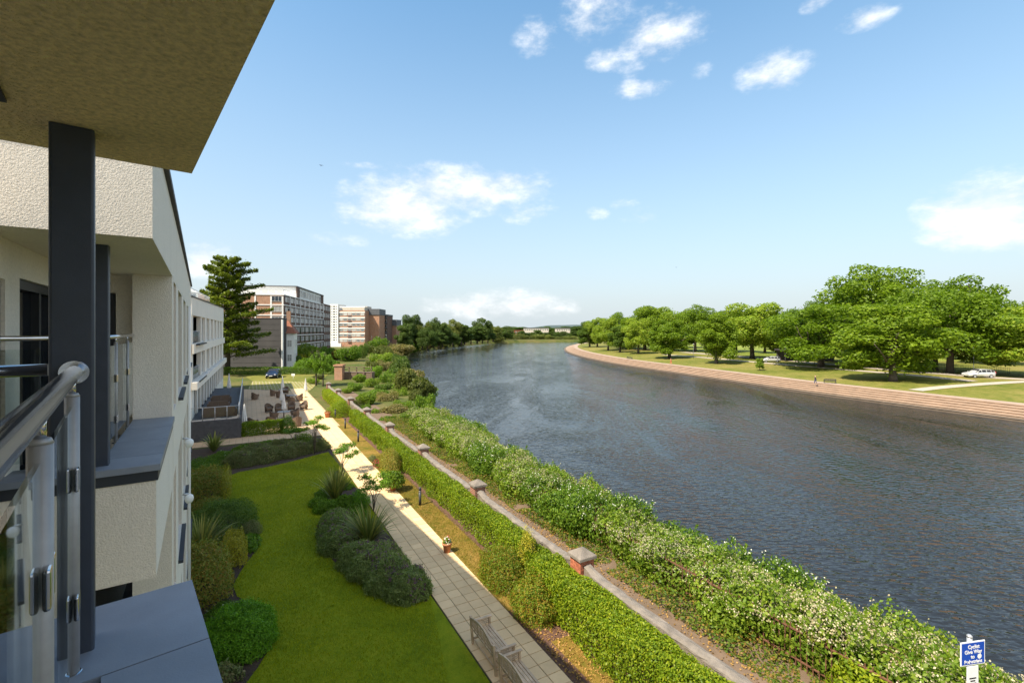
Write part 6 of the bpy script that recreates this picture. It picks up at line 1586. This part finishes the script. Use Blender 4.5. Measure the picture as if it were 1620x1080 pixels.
def person(label, loc, rz, top, legs, sc, stride=.24):
    """one skinned body in mid stride; hair and clothes are colour on child meshes"""
    o = root('person', loc, label, 'person'); o.rotation_euler.z = rz
    def skin_obj(name, V, E, Rd, mat, rt):
        me = bpy.data.meshes.new(name); me.from_pydata([tuple(c * sc for c in v) for v in V], E, []); me.update(); me.materials.append(M[mat])
        ob = link(name, me, None, o); ob.modifiers.new('skin', 'SKIN'); me.skin_vertices[0].data
        for i, r in enumerate(Rd): me.skin_vertices[0].data[i].radius = (r * sc, r * sc)
        me.skin_vertices[0].data[rt].use_root = True; s_ = ob.modifiers.new('sub', 'SUBSURF'); s_.levels = 1; s_.render_levels = 1; ob.modifiers['skin'].use_smooth_shade = True; return ob
    st = stride
    V = [(0, 0, .95), (0, .02, 1.2), (0, .02, 1.42), (0, .03, 1.52), (0, .05, 1.64), (0, .06, 1.74),
         (.09, 0, .90), (.10, st * .55, .50), (.10, st * .7, .08), (.10, st * .7 + .16, .04), (-.09, 0, .90), (-.10, -st * .2, .50), (-.10, -st, .12), (-.10, -st + .13, .04),
         (.18, .02, 1.40), (.22, -.06, 1.14), (.21, .04, .90), (.20, .07, .80), (-.18, .02, 1.40), (-.22, .06, 1.14), (-.21, .18, .92), (-.20, .22, .83)]
    E = [(0, 1), (1, 2), (2, 3), (3, 4), (4, 5), (0, 6), (6, 7), (7, 8), (8, 9), (0, 10), (10, 11), (11, 12), (12, 13), (2, 14), (14, 15), (15, 16), (16, 17), (2, 18), (18, 19), (19, 20), (20, 21)]
    Rd = [.14, .135, .15, .055, .095, .075, .09, .06, .045, .035, .09, .06, .045, .035, .06, .045, .036, .03, .06, .045, .036, .03]
    skin_obj('body', V, E, Rd, 'skin', 0)
    skin_obj('jacket', [V[0], V[1], V[2], V[14], V[15], V[16], V[18], V[19], V[20]], [(0, 1), (1, 2), (2, 3), (3, 4), (4, 5), (2, 6), (6, 7), (7, 8)], [.16, .155, .165, .075, .06, .05, .075, .06, .05], top, 0)
    skin_obj('trousers', [(0, 0, .93), V[6], V[7], V[8], V[10], V[11], V[12]], [(0, 1), (1, 2), (2, 3), (0, 4), (4, 5), (5, 6)], [.155, .105, .075, .058, .105, .075, .058], legs, 0)
    skin_obj('hair', [(0, .02, 1.66), (0, .03, 1.76)], [(0, 1)], [.10, .085], 'hair', 0)
person('person in a dark jacket walking along the promenade by the bench', atR(1290, 607.5), R(75), 'cloth_dark', 'cloth_blue', .95)
person('person in red walking along the promenade below the upright tree', atR(1061.5, 576), R(80), 'cloth_pink', 'cloth_pink', 1.0)
# birds in flight
def bird(label, p, sp, rz):
    o = root('bird', p, label, 'bird'); p = Vector(p); o.rotation_euler.z = rz
    b = MB(); b.tube([p + Vector((0, -.22, 0)), p + Vector((0, -.08, .02)), p + Vector((0, .12, .01)), p + Vector((0, .24, 0))], [.012, .05, .055, .01], 8); b.build('body', M['bird_dark'], o)
    for s in (-1, 1):
        b = MB(); q = [p + Vector((0, .12, .02)), p + Vector((s * sp * .25, .16, .12)), p + Vector((s * sp * .5, .0, .02)), p + Vector((s * sp * .24, -.02, .10)), p + Vector((0, -.06, .02))]
        b.quad(*q) if s > 0 else b.quad(*q[::-1]); b.quad(*[x - Vector((0, 0, .012)) for x in (q[::-1] if s > 0 else q)]); b.build('wing', M['bird_dark'], o)
bird('dark bird flying in the open sky above the brick flats', far(508, 75, zat(262, 75)), .75, .5)
bird('tiny dark bird flying above the park trees', far(1070, 160, zat(423, 160)), .7, .2)
# prototypes that were never placed are dropped
for k, o in PRO.items():
    if k not in OFF_USED:
        for c in list(o.children): bpy.data.objects.remove(c)
        bpy.data.objects.remove(o)
